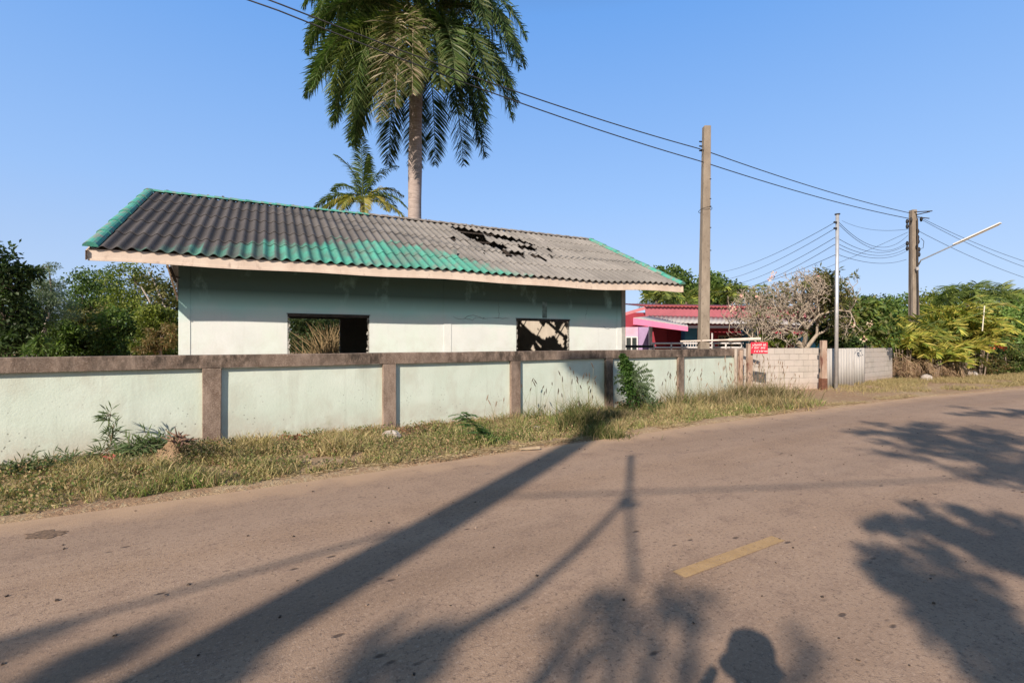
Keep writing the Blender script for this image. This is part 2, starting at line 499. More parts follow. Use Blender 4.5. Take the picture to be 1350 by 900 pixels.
def axis(lo, hi, step, far):
    core = np.arange(lo, hi + step / 2, step)
    g = []; s = step; p = hi
    while p < far: s *= 1.5; p += s; g.append(p)
    h = []; s = step; p = lo
    while p > -far: s *= 1.5; p -= s; h.append(p)
    return np.array(h[::-1] + list(core) + g)


ax, ay = axis(-14, 22, .12, 500), axis(-4, 27, .12, 700)
X, Y = np.meshgrid(ax, ay, indexing='ij')
mb = MB(); mb.grid(np.stack([X, Y, height(X, Y)], -1)); mb.build('ground', ground_mat(), smooth=True, kind='structure')

nrm = []
tang = unit(np.gradient(EDGE, axis=0)); NR = np.stack([tang[:, 1], -tang[:, 0]], 1)   # towards the camera side
s_cum = np.concatenate([[0], np.cumsum(np.linalg.norm(np.diff(EDGE, axis=0), axis=1))])
ss = np.linspace(0, s_cum[-1], 300)
ex = np.stack([np.interp(ss, s_cum, EDGE[:, 0]), np.interp(ss, s_cum, EDGE[:, 1])], 1)
en = np.stack([np.interp(ss, s_cum, NR[:, 0]), np.interp(ss, s_cum, NR[:, 1])], 1)
ac = np.linspace(0, RW, 12)
V = np.zeros((300, 12, 3)); UV = np.zeros((300, 12, 2))
for j, a in enumerate(ac):
    V[:, j, :2] = ex + en * a; V[:, j, 2] = 0; UV[:, j, 0] = ss; UV[:, j, 1] = a
mb = MB(); mb.grid(V[:, ::-1], uv=UV[:, ::-1]); mb.build('road', asphalt_mat(), smooth=True, kind='structure')

# yellow centre dashes
LM = line_mat()
a, b = G(895, 757.5), G(1026, 709.5)
dv = unit(b - a); dn = np.array([-dv[1], dv[0]])
for k in (-2, -1, 0, 1, 2):
    o = dv * 11.5 * k
    if k > 0: o = o + np.array([.03, -.10]) * k * 2
    mb = MB(); q = [a + o - dn * .055, b + o - dn * .055, b + o + dn * .055, a + o + dn * .055]
    mb.add([[p[0], p[1], .004] for p in q], [[0, 1, 2, 3]])
    mb.build('road_marking', LM, kind='structure')

# ------------------------------------------------------------------ roadside boundary wall
WA = np.array([-4.60, 7.56]); WD = np.array([.840, .543]); WN = np.array([-.543, .840])   # base line of the post faces


def Wp(s, n, z):
    p = WA + WD * s + WN * n
    return np.array([p[0], p[1], z])


wall = thing('boundary_wall', 'long mint green panelled wall with stained concrete posts and coping beside the road', 'wall', Wp(5, .1, -.1))
posts_s = [-13.85, -11.08, -8.31, -5.54, -2.77, 0, 2.80, 5.58, 8.33, 11.02, 13.80]
for s in posts_s:
    mb = MB(); mb.box(Wp(s, .125, .49), (.25, .25, 1.42), WD, jit=.003); mb.build('post', CONC, wall, bevel=.012)
for s0, s1 in zip(posts_s[:-1], posts_s[1:]):
    mb = MB(); L = s1 - s0 - .25
    nx, nz = 40, 22
    V = np.zeros((nx, nz, 3))
    for i in range(nx):
        for j in range(nz):
            V[i, j] = Wp(s0 + .125 + L * i / (nx - 1), .062 + .006 * (fbm(s0 + i * .07, j * .07, 2, 4) - .5), -.22 + 1.42 * j / (nz - 1))
    mb.grid(V)
    mb.box(Wp((s0 + s1) / 2, .13, .49), (L - .004, .12, 1.41), WD)
    mb.build('panel', PANEL, wall, smooth=False)
mb = MB()
nseg = 160; sA, sB = -13.97, 13.93
ring = np.array([(-.004, 1.203), (-.006, 1.392), (.006, 1.404), (.245, 1.404), (.254, 1.392), (.254, 1.203)])
V = np.zeros((nseg, 7, 3))
for i in range(nseg):
    s = sA + (sB - sA) * i / (nseg - 1)
    for j in range(7):
        n_, z_ = ring[j % 6]
        V[i, j] = Wp(s, n_ + .004 * (vnoise(s, j, 3, 2) - .5), z_ + .007 * (vnoise(s, j * .2, 1.3, 5) - .5))
mb.grid(V)
mb.add(V[-1, :6], [[0, 1, 2, 2], [0, 2, 3, 3], [0, 3, 4, 4], [0, 4, 5, 5]])
mb.build('coping', COPING, wall)

# block wall and gate pieces at its right end
def slab_uv(mb, p0, p1, z0, z1, th):
    p0, p1 = np.array(p0, float), np.array(p1, float); d = unit(p1 - p0); nn = np.array([-d[1], d[0]]); L = np.linalg.norm(p1 - p0)
    A = [p0, p1, p1 + nn * th, p0 + nn * th]
    v = [[*q, z] for z in (z0, z1) for q in A]
    uvs = [[0, z0], [L, z0], [L, z0], [0, z0], [0, z1], [L, z1], [L, z1], [0, z1]]
    mb.add(v, [[0, 1, 5, 4], [2, 3, 7, 6], [4, 5, 6, 7]], uv=uvs)
    v2 = [[*p0, z0], [*(p0 + nn * th), z0], [*(p0 + nn * th), z1], [*p0, z1], [*p1, z0], [*(p1 + nn * th), z0], [*(p1 + nn * th), z1], [*p1, z1]]
    mb.add(v2, [[1, 0, 3, 2], [4, 5, 6, 7]], uv=[[0, z0], [th, z0], [th, z1], [0, z1]] * 2)


BLOCK = block_mat()
mb = MB(); slab_uv(mb, (7.35, 15.95), (10.55, 16.85), -.2, 1.405, .12)
mb.build('block_wall', BLOCK, loc=(9, 16.5, 0), label='pale grey bare concrete block wall between red sign and brown gate post', cat='wall')
mb = MB(); slab_uv(mb, (13.7, 19.2), (16.2, 21.0), -.2, 1.36, .12)
mb.build('block_wall', BLOCK, loc=(16, 21.5, 0), label='short low block wall running from the grey sheet to the yellow palms', cat='wall')
mb = MB()
nn = 60; p0, p1 = np.array([10.95, 17.15]), np.array([13.6, 19.0]); d = unit(p1 - p0); q = np.array([-d[1], d[0]])
V = np.zeros((nn * 2, 2, 3))
for i in range(nn * 2):
    t = i / (nn * 2 - 1); b = p0 + (p1 - p0) * t + q * .018 * math.sin(t * 90)
    V[i, 0] = (*b, -.1); V[i, 1] = (*b, 1.38)
mb.grid(V[::-1]); o = mb.build('sheet_fence', SHEET, loc=(12, 18, 0), smooth=True, label='grey corrugated sheet fence panel behind the thin steel pole', cat='fence panel')
md = o.modifiers.new('s', 'SOLIDIFY'); md.thickness = .006

mb = MB(); b = P(1085.5, 516, 16.45); mb.tube([(b[0], b[1], -.1), (b[0], b[1], .42)], .13, 4)
gp = thing('gate_post', 'weathered brown timber gate post at end of block wall', 'gate post', (b[0], b[1], 0))
pts = [(b[0], b[1], z) for z in (-.15, .45, 1.0, 1.66)]
mb = MB(); mb.tube(pts, [.125, .12, .115, .11], 4); mb.build('shaft', WOODRED, gp, bevel=.01)
mb = MB(); mb.tube([(b[0] - .02, b[1], -.1), (b[0] - .02, b[1] - .012, .40)], .13, 4); mb.build('rusty_foot', rough_mat('rust', (.10, .045, .03), (.17, .08, .05), 9, rough=.95), gp)
for z in (.6, 1.25):
    mb = MB(); mb.tube([(b[0] - .13, b[1], z), (b[0] - .13, b[1], z + .12)], .025, 8); mb.build('hinge', BLACK, gp)

# sign post, sign and rail
spb = P(988, 480, 14.75)
sp = thing('sign_post', 'weathered reddish timber post carrying the red sign at the wall end', 'post', (spb[0], spb[1], -.1))
mb = MB(); mb.tube([(spb[0], spb[1], -.2), (spb[0], spb[1], 1.56)], .10, 4); mb.build('post', WOODRED, sp, bevel=.008)
mb = MB(); mb.tube([(spb[0] - .22, spb[1] + .1, -.2), (spb[0] - .2, spb[1] + .1, 1.36)], .06, 8); mb.build('stake', WOODRED, sp)
mb = MB(); mb.tube([(spb[0] - .36, spb[1] + .12, -.2), (spb[0] - .35, spb[1] + .12, 1.41)], .05, 8); mb.build('stake', PALEBARK, sp)
RED = paint('sign_red', (.62, .03, .06), .5); WHITE = paint('sign_white', (.85, .82, .80), .5)
sg = thing('notice_sign', 'small red notice sign with three rows of white lettering on post', 'sign', (spb[0] + .3, spb[1] - .1, 1.4))
sc = P(1001, 458.5, 14.6); wS, hS = .50, .34
mb = MB(); mb.box(sc, (wS, .012, hS)); mb.build('board', RED, sg, bevel=.004)
mb = MB()
for z0, h0, x0, x1 in ((.085, .055, -.20, .19), (.0, .055, -.22, .20), (-.10, .05, -.15, .21)):
    x = x0
    while x < x1:
        wd = random.uniform(.022, .040); hh = h0 * random.uniform(.75, 1.0)
        cx_, cz_ = sc[0] + x, sc[2] + z0
        t_ = .0085
        y_ = sc[1] - .010
        mb.box((cx_, y_, cz_), (t_, .005, hh))
        if random.random() < .8: mb.box((cx_ + wd / 2 + .001, y_ - .0015, cz_ + hh / 2 - t_ / 2), (wd, .005, t_))
        if random.random() < .75: mb.box((cx_ + wd, y_ + .0007, cz_ + random.choice((0, .004, -.004))), (t_, .005, hh * .9))
        if random.random() < .35: mb.box((cx_ + wd / 2, y_ - .001, cz_ + hh / 2 + .014), (wd * .8, .005, t_ * .8))
        if random.random() < .4: mb.box((cx_ + wd * .4, y_ + .0013, cz_ - hh / 2 + t_ / 2), (wd * .6, .005, t_))
        x += wd + .019
        if random.random() < .12: x += .03
mb.build('lettering', WHITE, sg)
mb = MB()
A, B = P(897, 450, 15.7), P(1003, 446.5, 14.9)
mb.tube([A, A + (B - A) * .6, A + (B - A) * .62, B], [.028, .028, .05, .05], 8)
mb.build('bar', rough_mat('pale_rail', (.50, .42, .36), (.62, .56, .50), 4, rough=.8), loc=B, label='pale horizontal rail resting on top of the sign post', cat='rail')

# ------------------------------------------------------------------ derelict house
HE = np.array([-8.27, 9.60]); HD = np.array([.898, .441]); HD = HD / np.linalg.norm(HD); HN = np.array([-HD[1], HD[0]])
LR, RUN, RISE = 15.56, 5.30, 2.55
EZ = 3.42


def Hp(s, n, z):
    s = np.asarray(s, float)
    x = HE[0] + HD[0] * s + HN[0] * n; y = HE[1] + HD[1] * s + HN[1] * n
    return np.stack(np.broadcast_arrays(x, y, z), -1).astype(float)


def roof_z(s, n):
    s = np.asarray(s, float); n = np.asarray(n, float)
    sag = .08 * s / LR - .06 * np.exp(-((s - 11.6) / 2.0) ** 2) + .012 * np.sin(s * 1.9)
    q = np.where(n <= RUN, n / RUN, (2 * RUN - n) / RUN)
    return EZ + RISE * q + sag * (1 - q) + .03 * (vnoise(s, n * .3, .5, 12) - .5)


def px_to_roof(px, py):
    """point of the front roof slope seen at a photo position"""
    u = (px - CX) / F; w_ = (CY - py) / F
    best = None
    for n_ in np.linspace(0, RUN, 400):
        Yv = (HE @ HN + n_) / (HN @ np.array([u, 1.0])); s_ = (np.array([u * Yv, Yv]) - HE) @ HD
        e = abs(HC + w_ * Yv - float(roof_z(s_, n_)))
        if best is None or e < best[0]: best = (e, s_, n_)
    return best[1], best[2]


def fac(px, py, off=0.):
    u = (px - CX) / F; Yv = (HE @ HN + 1.25 + off) / (HN @ np.array([u, 1.0]))
    return P(px, py, Yv)


def in_poly(x, y, poly):
    ins = np.zeros(x.shape, bool); n_ = len(poly)
    for i in range(n_):
        x0, y0 = poly[i]; x1, y1 = poly[(i + 1) % n_]
        c_ = ((y0 > y) != (y1 > y)) & (x < (x1 - x0) * (y - y0) / (y1 - y0 + 1e-12) + x0)
        ins ^= c_
    return ins


house = thing('derelict_house', 'low abandoned white house with teal-tinted eave shade under a sagging corrugated roof with green ridge', 'house', tuple(Hp(7.8, 5, 0)))
HOLES_PX = [
    [(594, 301), (612, 303), (634, 307.5), (643, 318), (631, 315), (609, 310)],
    [(634, 307.5), (656, 311), (671, 313.5), (689, 317), (703, 323.5), (690, 320.5), (673, 318), (658, 315.5), (646, 313)],
    [(614, 312.5), (628, 316.5), (643, 319.5), (657, 322), (671, 326), (662, 329), (649, 326), (631, 322)],
    [(592, 313), (604, 314), (596, 318.5)],
    [(682, 324), (693, 325), (706, 327.5), (705, 332.5), (697, 329.5), (684, 328)],
    [(658, 331), (667, 332.5), (690, 334.5), (690, 339.5), (675.5, 337), (670, 340.5), (664, 336)],
    [(695, 335.5), (708, 337), (721, 344.5), (705, 340)],
    [(719, 328.5), (725, 328), (728.5, 334)],
    [(613, 317), (621, 322), (617, 322)], [(635, 330), (640, 331), (638, 335)], [(724, 338), (729, 339), (727, 342)],
]
HOLES_PX = [[((p[0] - np.mean([q[0] for q in h])) * 1.05 + np.mean([q[0] for q in h]), (p[1] - np.mean([q[1] for q in h])) * 1.22 + np.mean([q[1] for q in h])) for p in h] for h in HOLES_PX]
holes = [[px_to_roof(*p) for p in h] for h in HOLES_PX]
WAVES, SEG, ROWS, SUB = 66, 8, 5, 8
wl = LR / WAVES


def roof_colour(s, v, wave, row):
    """painted / bare fibre cement, by wave and course (v = metres up the slope)"""
    vm = np.interp(s, [0, 1.2, 2.5, 4, 5.5, 6.8, 8, 9.6, 10.2, 20], [-.3, .1, 1.0, 1.7, 2.3, 2.3, 1.55, .2, -.5, -.5])
    wv = vnoise(wave * 1.0, row * 3.1, 1.0, 21)
    edge_ = vm + (wv - .5) * .7 + (fbm(s, v, 3.5, 8) - .5) * .9
    g = sstep(.12, -.12, v - edge_) * np.interp(s, [0, 2, 4.5, 20], [.45, .7, 1, 1])
    part = np.where((wave % 2 == 0) & (s < 3.4), .35, 1.0)
    g = g * part * (.35 + .65 * sstep(.25, .6, fbm(s, v, 2.6, 30))) * (.70 + .35 * vnoise(s, v * .25, 16, 33))
    lgt = np.interp(s, [0, 3, 6, 8, 16], [0, .08, .45, .9, 1.0]) * (.75 + .5 * fbm(s, v, 1.3, 15))
    tone = (.85 + .35 * vnoise(wave // 2, row, 1.0, 31)) * (.8 + .4 * fbm(s, v, 2.2, 40))
    dk = np.array([.072, .066, .067]); lt = np.array([.25, .235, .217]); gr = np.array([.07, .33, .25])
    c = (dk + (lt - dk) * np.clip(lgt, 0, 1)[..., None]) * tone[..., None]
    grc = gr * (.8 + .4 * wv)[..., None]
    return c * (1 - g[..., None]) + grc * g[..., None]


SLL = math.hypot(RUN, RISE); SN = np.array([-RISE / SLL, RUN / SLL])      # slope normal in (n, z)
mb = MB()
for side in (0, 1):
    for row in range(ROWS):
        seg = SEG if side == 0 else 4; sub = SUB if side == 0 else 2
        nu = WAVES * seg + 1; nv = sub + 1
        i = np.arange(nu); s = i / seg * wl
        wave = (i // seg).clip(0, WAVES - 1)
        v0, v1 = row * SLL / ROWS, (row + 1) * SLL / ROWS + .10
        if row == ROWS - 1: v1 = SLL
        vv = np.linspace(v0, v1, nv)
        S, Vv = np.meshgrid(s, vv, indexing='ij'); Wv = np.broadcast_to(wave[:, None], S.shape)
        jit = (vnoise(Wv // 2, np.full(S.shape, row), 1, 77 + side) - .5)
        loose = np.exp(-((S - 10.3) / 1.9) ** 2) * (row >= 2)
        Vs = Vv + jit * (.04 + .10 * loose) * (0 if row == 0 else 1)
        Vs = np.clip(Vs, -.02, SLL)
        hgt = .034 * np.cos(S / wl * 2 * math.pi) + .018 * (1 - (Vv - v0) / (v1 - v0)) + .02 + jit * .05 * loose
        nn_ = Vs / SLL * RUN
        zz = roof_z(S, nn_) + hgt * SN[1]; nq = nn_ + hgt * SN[0]
        if side: nq = 2 * RUN - nq
        Pw = Hp(S, nq, zz)
        C = roof_colour(S, Vv, Wv, np.full(S.shape, row)) if side == 0 else np.ones(S.shape + (3,)) * .12
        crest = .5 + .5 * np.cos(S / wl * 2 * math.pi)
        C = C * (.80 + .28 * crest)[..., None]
        a_, b_ = S.shape
        I, J = np.meshgrid(np.arange(a_ - 1), np.arange(b_ - 1), indexing='ij'); I, J = I.ravel(), J.ravel()
        q = np.stack([I * b_ + J, (I + 1) * b_ + J, (I + 1) * b_ + J + 1, I * b_ + J + 1], 1)
        if side == 0:
            cs = (S[I, J] + S[I + 1, J + 1]) / 2 + .03 * (R.random(len(I)) - .5); cn = (nn_[I, J] + nn_[I + 1, J + 1]) / 2
            bad = np.zeros(len(I), bool)
            for h in holes: bad |= in_poly(cs, cn, h)
            q = q[~bad]
        else: q = q[:, ::-1]
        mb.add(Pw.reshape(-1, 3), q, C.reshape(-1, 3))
roof = mb.build('roof', ROOF, house, smooth=True)
md = roof.modifiers.new('thick', 'SOLIDIFY'); md.thickness = .009; md.offset = -1

# half-round ridge and rake caps, tile by tile, painted green where the photo shows it
def cap_run(fn, L, step, name, matfn, r=.115):
    k = 0; t = 0.
    acc = {}
    while t < L - .05:
        e = min(t + step * 1.06, L)
        m_ = matfn((t + e) / 2 / L)
        mbk = acc.setdefault(m_.name, (m_, MB()))[1]
        A, B, up, side_ = fn(t, e)
        V = np.zeros((2, 9, 3))
        for i_, (c_, rr) in enumerate(((A, r * 1.10), (B, r * .93))):
            for j in range(9):
                an = math.pi * j / 8
                V[i_, j] = c_ + side_ * math.cos(an) * rr + up * (math.sin(an) * rr * .75 + (.012 if i_ == 0 else 0))
        mbk.grid(V[:, ::-1])
        V2 = V[0]
        mbk.add(V2, [[0, j, j + 1, j + 1] for j in range(1, 8)])
        k += 1; t += step
    for m_, mbk in acc.values():
        o_ = mbk.build(name, m_, roof, smooth=False)
        z_ = o_.modifiers.new('s', 'SOLIDIFY'); z_.thickness = .012


def ridge_fn(t, e):
    return Hp(t, RUN, float(roof_z(t, RUN)) + .02), Hp(e, RUN, float(roof_z(e, RUN)) + .02), np.array([0, 0, 1.]), np.array([HN[0], HN[1], 0])


def rake_fn(s0, sgn):
    def f(t, e):
        def p(v): n_ = v / SLL * RUN; return Hp(s0, n_ + .03 * SN[0], float(roof_z(s0, n_)) + .03)
        up = np.array([HN[0] * SN[0], HN[1] * SN[0], SN[1]])
        return p(t), p(e), up, np.array([HD[0], HD[1], 0])
    return f


cap_run(ridge_fn, LR, .42, 'ridge_cap', lambda q: GREENCAP if q < .41 else GREYCAP, .10)
cap_run(rake_fn(.05, 1), SLL, .95, 'rake_cap', lambda q: GREENCAP, .105)
cap_run(rake_fn(LR - .02, 1), SLL, .95, 'rake_cap', lambda q: GREENCAP, .10)
for k in range(14):   # fixings on the ridge
    t = R.uniform(.2, LR - .3); b = Hp(t, RUN, float(roof_z(t, RUN)) + .095); mb = MB(); mb.box(b, (.05, .04, .05), HD, jit=.008)
    mb.build('ridge_bolt', GREYCAP, roof)

# fascia along the eave and barge boards at both gables
mb = MB()
for k in range(30):
    s0, s1 = LR * k / 30, LR * (k + 1) / 30
    z0 = float(roof_z(s0, 0)) + .004; z1 = float(roof_z(s1, 0)) + .004
    A = [Hp(s0, .05, z0), Hp(s1, .05, z1), Hp(s1, .05, z1 - .225), Hp(s0, .05, z0 - .225), Hp(s0, .075, z0), Hp(s1, .075, z1), Hp(s1, .075, z1 - .225), Hp(s0, .075, z0 - .225)]
    mb.add(A, [[0, 3, 2, 1], [4, 5, 6, 7], [0, 1, 5, 4], [3, 7, 6, 2]])
    A = [Hp(s0, .03, z0 - .185), Hp(s1, .03, z1 - .185), Hp(s1, .03, z1 - .23), Hp(s0, .03, z0 - .23), Hp(s0, .049, z0 - .185), Hp(s1, .049, z1 - .185), Hp(s1, .049, z1 - .23), Hp(s0, .049, z0 - .23)]
    mb.add(A, [[0, 3, 2, 1], [0, 1, 5, 4], [3, 7, 6, 2]])
mb.build('fascia', CREAM, house)
mb = MB(); sf = np.linspace(.01, LR - .01, WAVES * 8); V = np.zeros((len(sf), 2, 3))
V[:, 0] = Hp(sf, .10, roof_z(sf, .10) - .15); V[:, 1] = Hp(sf, .10, roof_z(sf, .10) + .034 * np.cos(sf / wl * 2 * math.pi) * SN[1] + .022)
mb.grid(V); mb.build('eave_filler', DARK, house)
for s0 in (-.02, LR + .02):
    mb = MB()
    for n0, n1 in ((.0, RUN), (RUN, 2 * RUN)):
        z0, z1 = float(roof_z(s0, n0)) - .03, float(roof_z(s0, n1)) - .03
        A = [Hp(s0 + e, n_, z_) for e in (-.012, .012) for n_, z_ in ((n0, z0), (n1, z1), (n1, z1 - .19), (n0, z0 - .19))]
        mb.add(A, [[0, 1, 2, 3], [7, 6, 5, 4], [3, 2, 6, 7], [0, 4, 5, 1]])
    mb.build('barge_board', CREAM, house)
for k in range(14):   # rafters under the eaves and inside
    s = .6 + k * 1.1
    z0, z1 = float(roof_z(s, 0)) - .10, float(roof_z(s, RUN)) - .12
    mb = MB()
    A = [Hp(s + e, n_, z_) for e in (-.025, .025) for n_, z_ in ((.1, z0), (RUN, z1), (RUN, z1 - .12), (.1, z0 - .12))]
    mb.add(A, [[0, 1, 2, 3], [7, 6, 5, 4], [3, 2, 6, 7], [0, 4, 5, 1], [0, 3, 7, 4]])
    mb.build('rafter', DARK, house)
for n_ in (1.0, 2.3, 3.5, 4.7):
    mb = MB(); z_ = float(roof_z(8, n_)) - .05
    mb.tube([Hp(.1, n_, float(roof_z(.1, n_)) - .06), Hp(8, n_, z_ - .02), Hp(11.5, n_, float(roof_z(11.5, n_)) - .07), Hp(LR - .1, n_, float(roof_z(LR - .1, n_)) - .06)], .035, 4)
    mb.build('purlin', DARK, house)

BROKEN = rough_mat('broken_plaster', (.10, .10, .09), (.52, .50, .45), 13, rough=.95, bump=.8)
# front wall with its two openings
FS0, FS1, FN, FT = 1.31, 14.0, 1.25, .12
def s_of(px): return (fac(px, 430)[:2] - HE) @ HD
w1 = (s_of(379), s_of(487), .75, fac(430, 415)[2]); w2 = (s_of(680.5), s_of(751), .85, fac(715, 421)[2])
mb = MB()
TOPZ = 3.62


def hbox(mb, s0, s1, n0, n1, z0, z1):
    mb.box(Hp((s0 + s1) / 2, (n0 + n1) / 2, (z0 + z1) / 2), (s1 - s0, n1 - n0, z1 - z0), HD)


hbox(mb, FS0, w1[0], FN, FN + FT, -.1, TOPZ); hbox(mb, w1[1], w2[0], FN, FN + FT, -.1, TOPZ); hbox(mb, w2[1], FS1, FN, FN + FT, -.1, TOPZ)
for w_ in (w1, w2):
    hbox(mb, w_[0], w_[1], FN, FN + FT, -.1, w_[2]); hbox(mb, w_[0], w_[1], FN, FN + FT, w_[3], TOPZ)
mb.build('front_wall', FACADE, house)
for s in (FS0 + .12, s_of(590), FS1 - .08):     # plastered columns barely proud of the wall
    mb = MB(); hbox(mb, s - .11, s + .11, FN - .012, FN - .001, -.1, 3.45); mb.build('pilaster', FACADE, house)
for s0 in (FS0, FS1 - .12):
    mb = MB()
    zf, zb, zr = EZ + RISE * FN / RUN - .08, EZ + RISE * (2 * RUN - 9.35) / RUN - .1, EZ + RISE - .12
    prof = [(FN + FT + .002, -.1), (FN + FT + .002, zf), (RUN, zr), (9.23, zb), (9.23, -.1)]
    A = [Hp(s0 + e, n_, z_) for e in (0, .12) for n_, z_ in prof]
    mb.add(A, [[0, 1, 2, 2], [0, 2, 4, 4], [2, 3, 4, 4], [5, 7, 6, 6], [5, 9, 7, 7], [7, 9, 8, 8]])
    mb.add(A, [[1, 6, 7, 2], [2, 7, 8, 3]])
    mb.build('side_wall', INNER, house)
mb = MB(); ro0, ro1 = 3.5, 5.80
hbox(mb, FS0, ro0, 9.235, 9.35, -.1, 3.6); hbox(mb, ro1, FS1, 9.235, 9.35, -.1, 3.6); hbox(mb, ro0, ro1, 9.235, 9.35, 2.55, 3.6)
mb.build('rear_wall', INNER, house)
mb = MB(); hbox(mb, 8.0, 8.1, FN + FT + .003, 9.23, -.1, 4.3); mb.build('inner_wall', rough_mat('dark_plaster', (.16, .18, .17), (.22, .24, .22), 2), house)
mb = MB(); hbox(mb, FS0 + .13, 8.0, FN + FT, 9.2, 2.95, 2.98); mb.build('ceiling', DARK, house)
mb = MB(); hbox(mb, FS0 + .13, FS1 - .13, FN + FT, 9.2, .02, .05); mb.build('floor', CONC, house)
for w_ in (w1, w2):
    mb = MB()
    hbox(mb, w_[0] + .002, w_[1] - .002, FN - .006, FN + .05, w_[3] - .055, w_[3] - .002)
    hbox(mb, w_[0] - .02, w_[1] + .02, FN - .010, FN - .003, w_[3] + .001, w_[3] + .022)
    fr = mb.build('window_frame', DARK, house)
    for sgn, s0 in ((1, w_[0]), (-1, w_[1])):      # broken plaster along the jambs
        mb = MB()
        for z in np.arange(w_[2], w_[3] - .1, .05):
            wd = R.uniform(.01, .07)
            hbox(mb, *sorted((s0 + sgn * .001, s0 + sgn * wd)), FN + .004 + R.uniform(0, .01), FN + .08, z, z + R.uniform(.03, .055))
        mb.build('broken_jamb', BROKEN, house)


def ribbon(mb, pts, wd, lift=.002):
    pts = np.array(pts); m_ = len(pts); t_ = unit(np.gradient(pts, axis=0)); nv_ = -np.array([HN[0], HN[1], 0])
    sd = unit(np.cross(t_, nv_)); V = np.zeros((m_, 2, 3))
    for i in range(m_):
        ww = wd * (0.35 + R.random()) * (.3 if i in (0, m_ - 1) else 1)
        V[i, 0] = pts[i] - sd[i] * ww + nv_ * lift; V[i, 1] = pts[i] + sd[i] * ww + nv_ * lift
    mb.grid(V)


CRACK = rough_mat('crack_shadow', (.09, .11, .10), (.16, .19, .17), 9)
for pts_ in ([(592, 398), (594, 408), (592, 418), (594, 428), (592, 440), (591, 452)],
             [(597, 417), (606, 421), (614, 420), (622, 422), (630, 417), (638, 420), (648, 419), (660, 420), (672, 419)],
             [(612, 419), (622, 415), (632, 418), (640, 420)], [(657, 395), (658, 410), (657, 420)], [(773, 392), (774, 405), (772, 420)],
             [(795, 430), (800, 434), (812, 431)]):
    xs = np.interp(np.linspace(0, len(pts_) - 1, 22), range(len(pts_)), [p[0] for p in pts_]) + R.normal(0, .5, 22)
    ys = np.interp(np.linspace(0, len(pts_) - 1, 22), range(len(pts_)), [p[1] for p in pts_]) + R.normal(0, .5, 22)
    mb = MB(); ribbon(mb, [fac(a_, b_) for a_, b_ in zip(xs, ys)], .0055); mb.build('crack', CRACK, house)
sd_ = (fac(718, 410)[:2] - HE) @ HD; mb = MB(); hbox(mb, sd_ - .085, sd_ + .085, FN - .005, FN - .001, fac(718, 419)[2], fac(718, 398)[2]); mb.build('dark_patch', rough_mat('damp_plaster', (.12, .17, .16), (.22, .33, .30), 9, rough=.9), house)
# loose timber hanging at the left corner of the eave and a bracket on the right corner
mb = MB(); mb.tube([fac(232, 372, -.3), fac(224, 352, -.5)], .03, 4); mb.tube([fac(236, 366, -.2), fac(226, 364, -.6)], .02, 4); mb.build('eave_brace', DARK, house)
mb = MB(); hbox(mb, FS1 + .001, FS1 + .16, FN - .03, FN + .2, -.1, 3.5); mb.build('corner_column', rough_mat('grey_plaster', (.30, .30, .28), (.40, .40, .37), 4), house)

# ------------------------------------------------------------------ foliage
def clump_leaves(mb, cen, rad, n, L, Wd, pal, up=.3, wild=.15, tone=None, aspect=None):
    """n rhombic leaves round the clump centre; colour picked from the palette"""
    cen = np.asarray(cen, float); rad = np.asarray(rad, float) * np.ones(3)
    q = unit(R.normal(size=(n, 3))) * (R.random((n, 1)) ** .45)
    p = cen + q * rad
    d = unit(q * .8 + R.normal(size=(n, 3)) * .75 + np.array([0, 0, -.1]))
    nn_ = unit(np.cross(d, R.normal(size=(n, 3))) + np.array([0, 0, up]))
    sd = unit(np.cross(d, nn_))
    l = L * R.uniform(.6, 1.25, (n, 1)); w_ = Wd * R.uniform(.7, 1.2, (n, 1))
    V = np.stack([p, p + d * l * .45 + sd * w_ * .5, p + d * l + np.array([0, 0, -.12]) * l, p + d * l * .45 - sd * w_ * .5], 1)
    pal = np.asarray(pal, float); k = R.integers(0, len(pal), n)
    c = pal[k] * R.uniform(1 - wild, 1 + wild, (n, 1)) * (1 if tone is None else tone)
    C = np.repeat(c[:, None], 4, 1)
    f = np.arange(n * 4).reshape(n, 4)
    mb.add(V.reshape(-1, 3), f, C.reshape(-1, 3))


DKG = [(.030, .055, .018), (.042, .075, .022), (.055, .09, .03)]
MIDG = [(.065, .115, .028), (.09, .15, .036), (.125, .185, .045)]
YEG = [(.16, .20, .035), (.20, .23, .05), (.12, .165, .03)]
GRG = [(.19, .25, .17), (.24, .30, .21), (.15, .21, .13)]
OLV = [(.12, .13, .04), (.18, .165, .06), (.08, .10, .033)]
BRN = [(.20, .13, .06), (.14, .12, .05), (.24, .18, .09), (.10, .11, .04)]
NAV = None


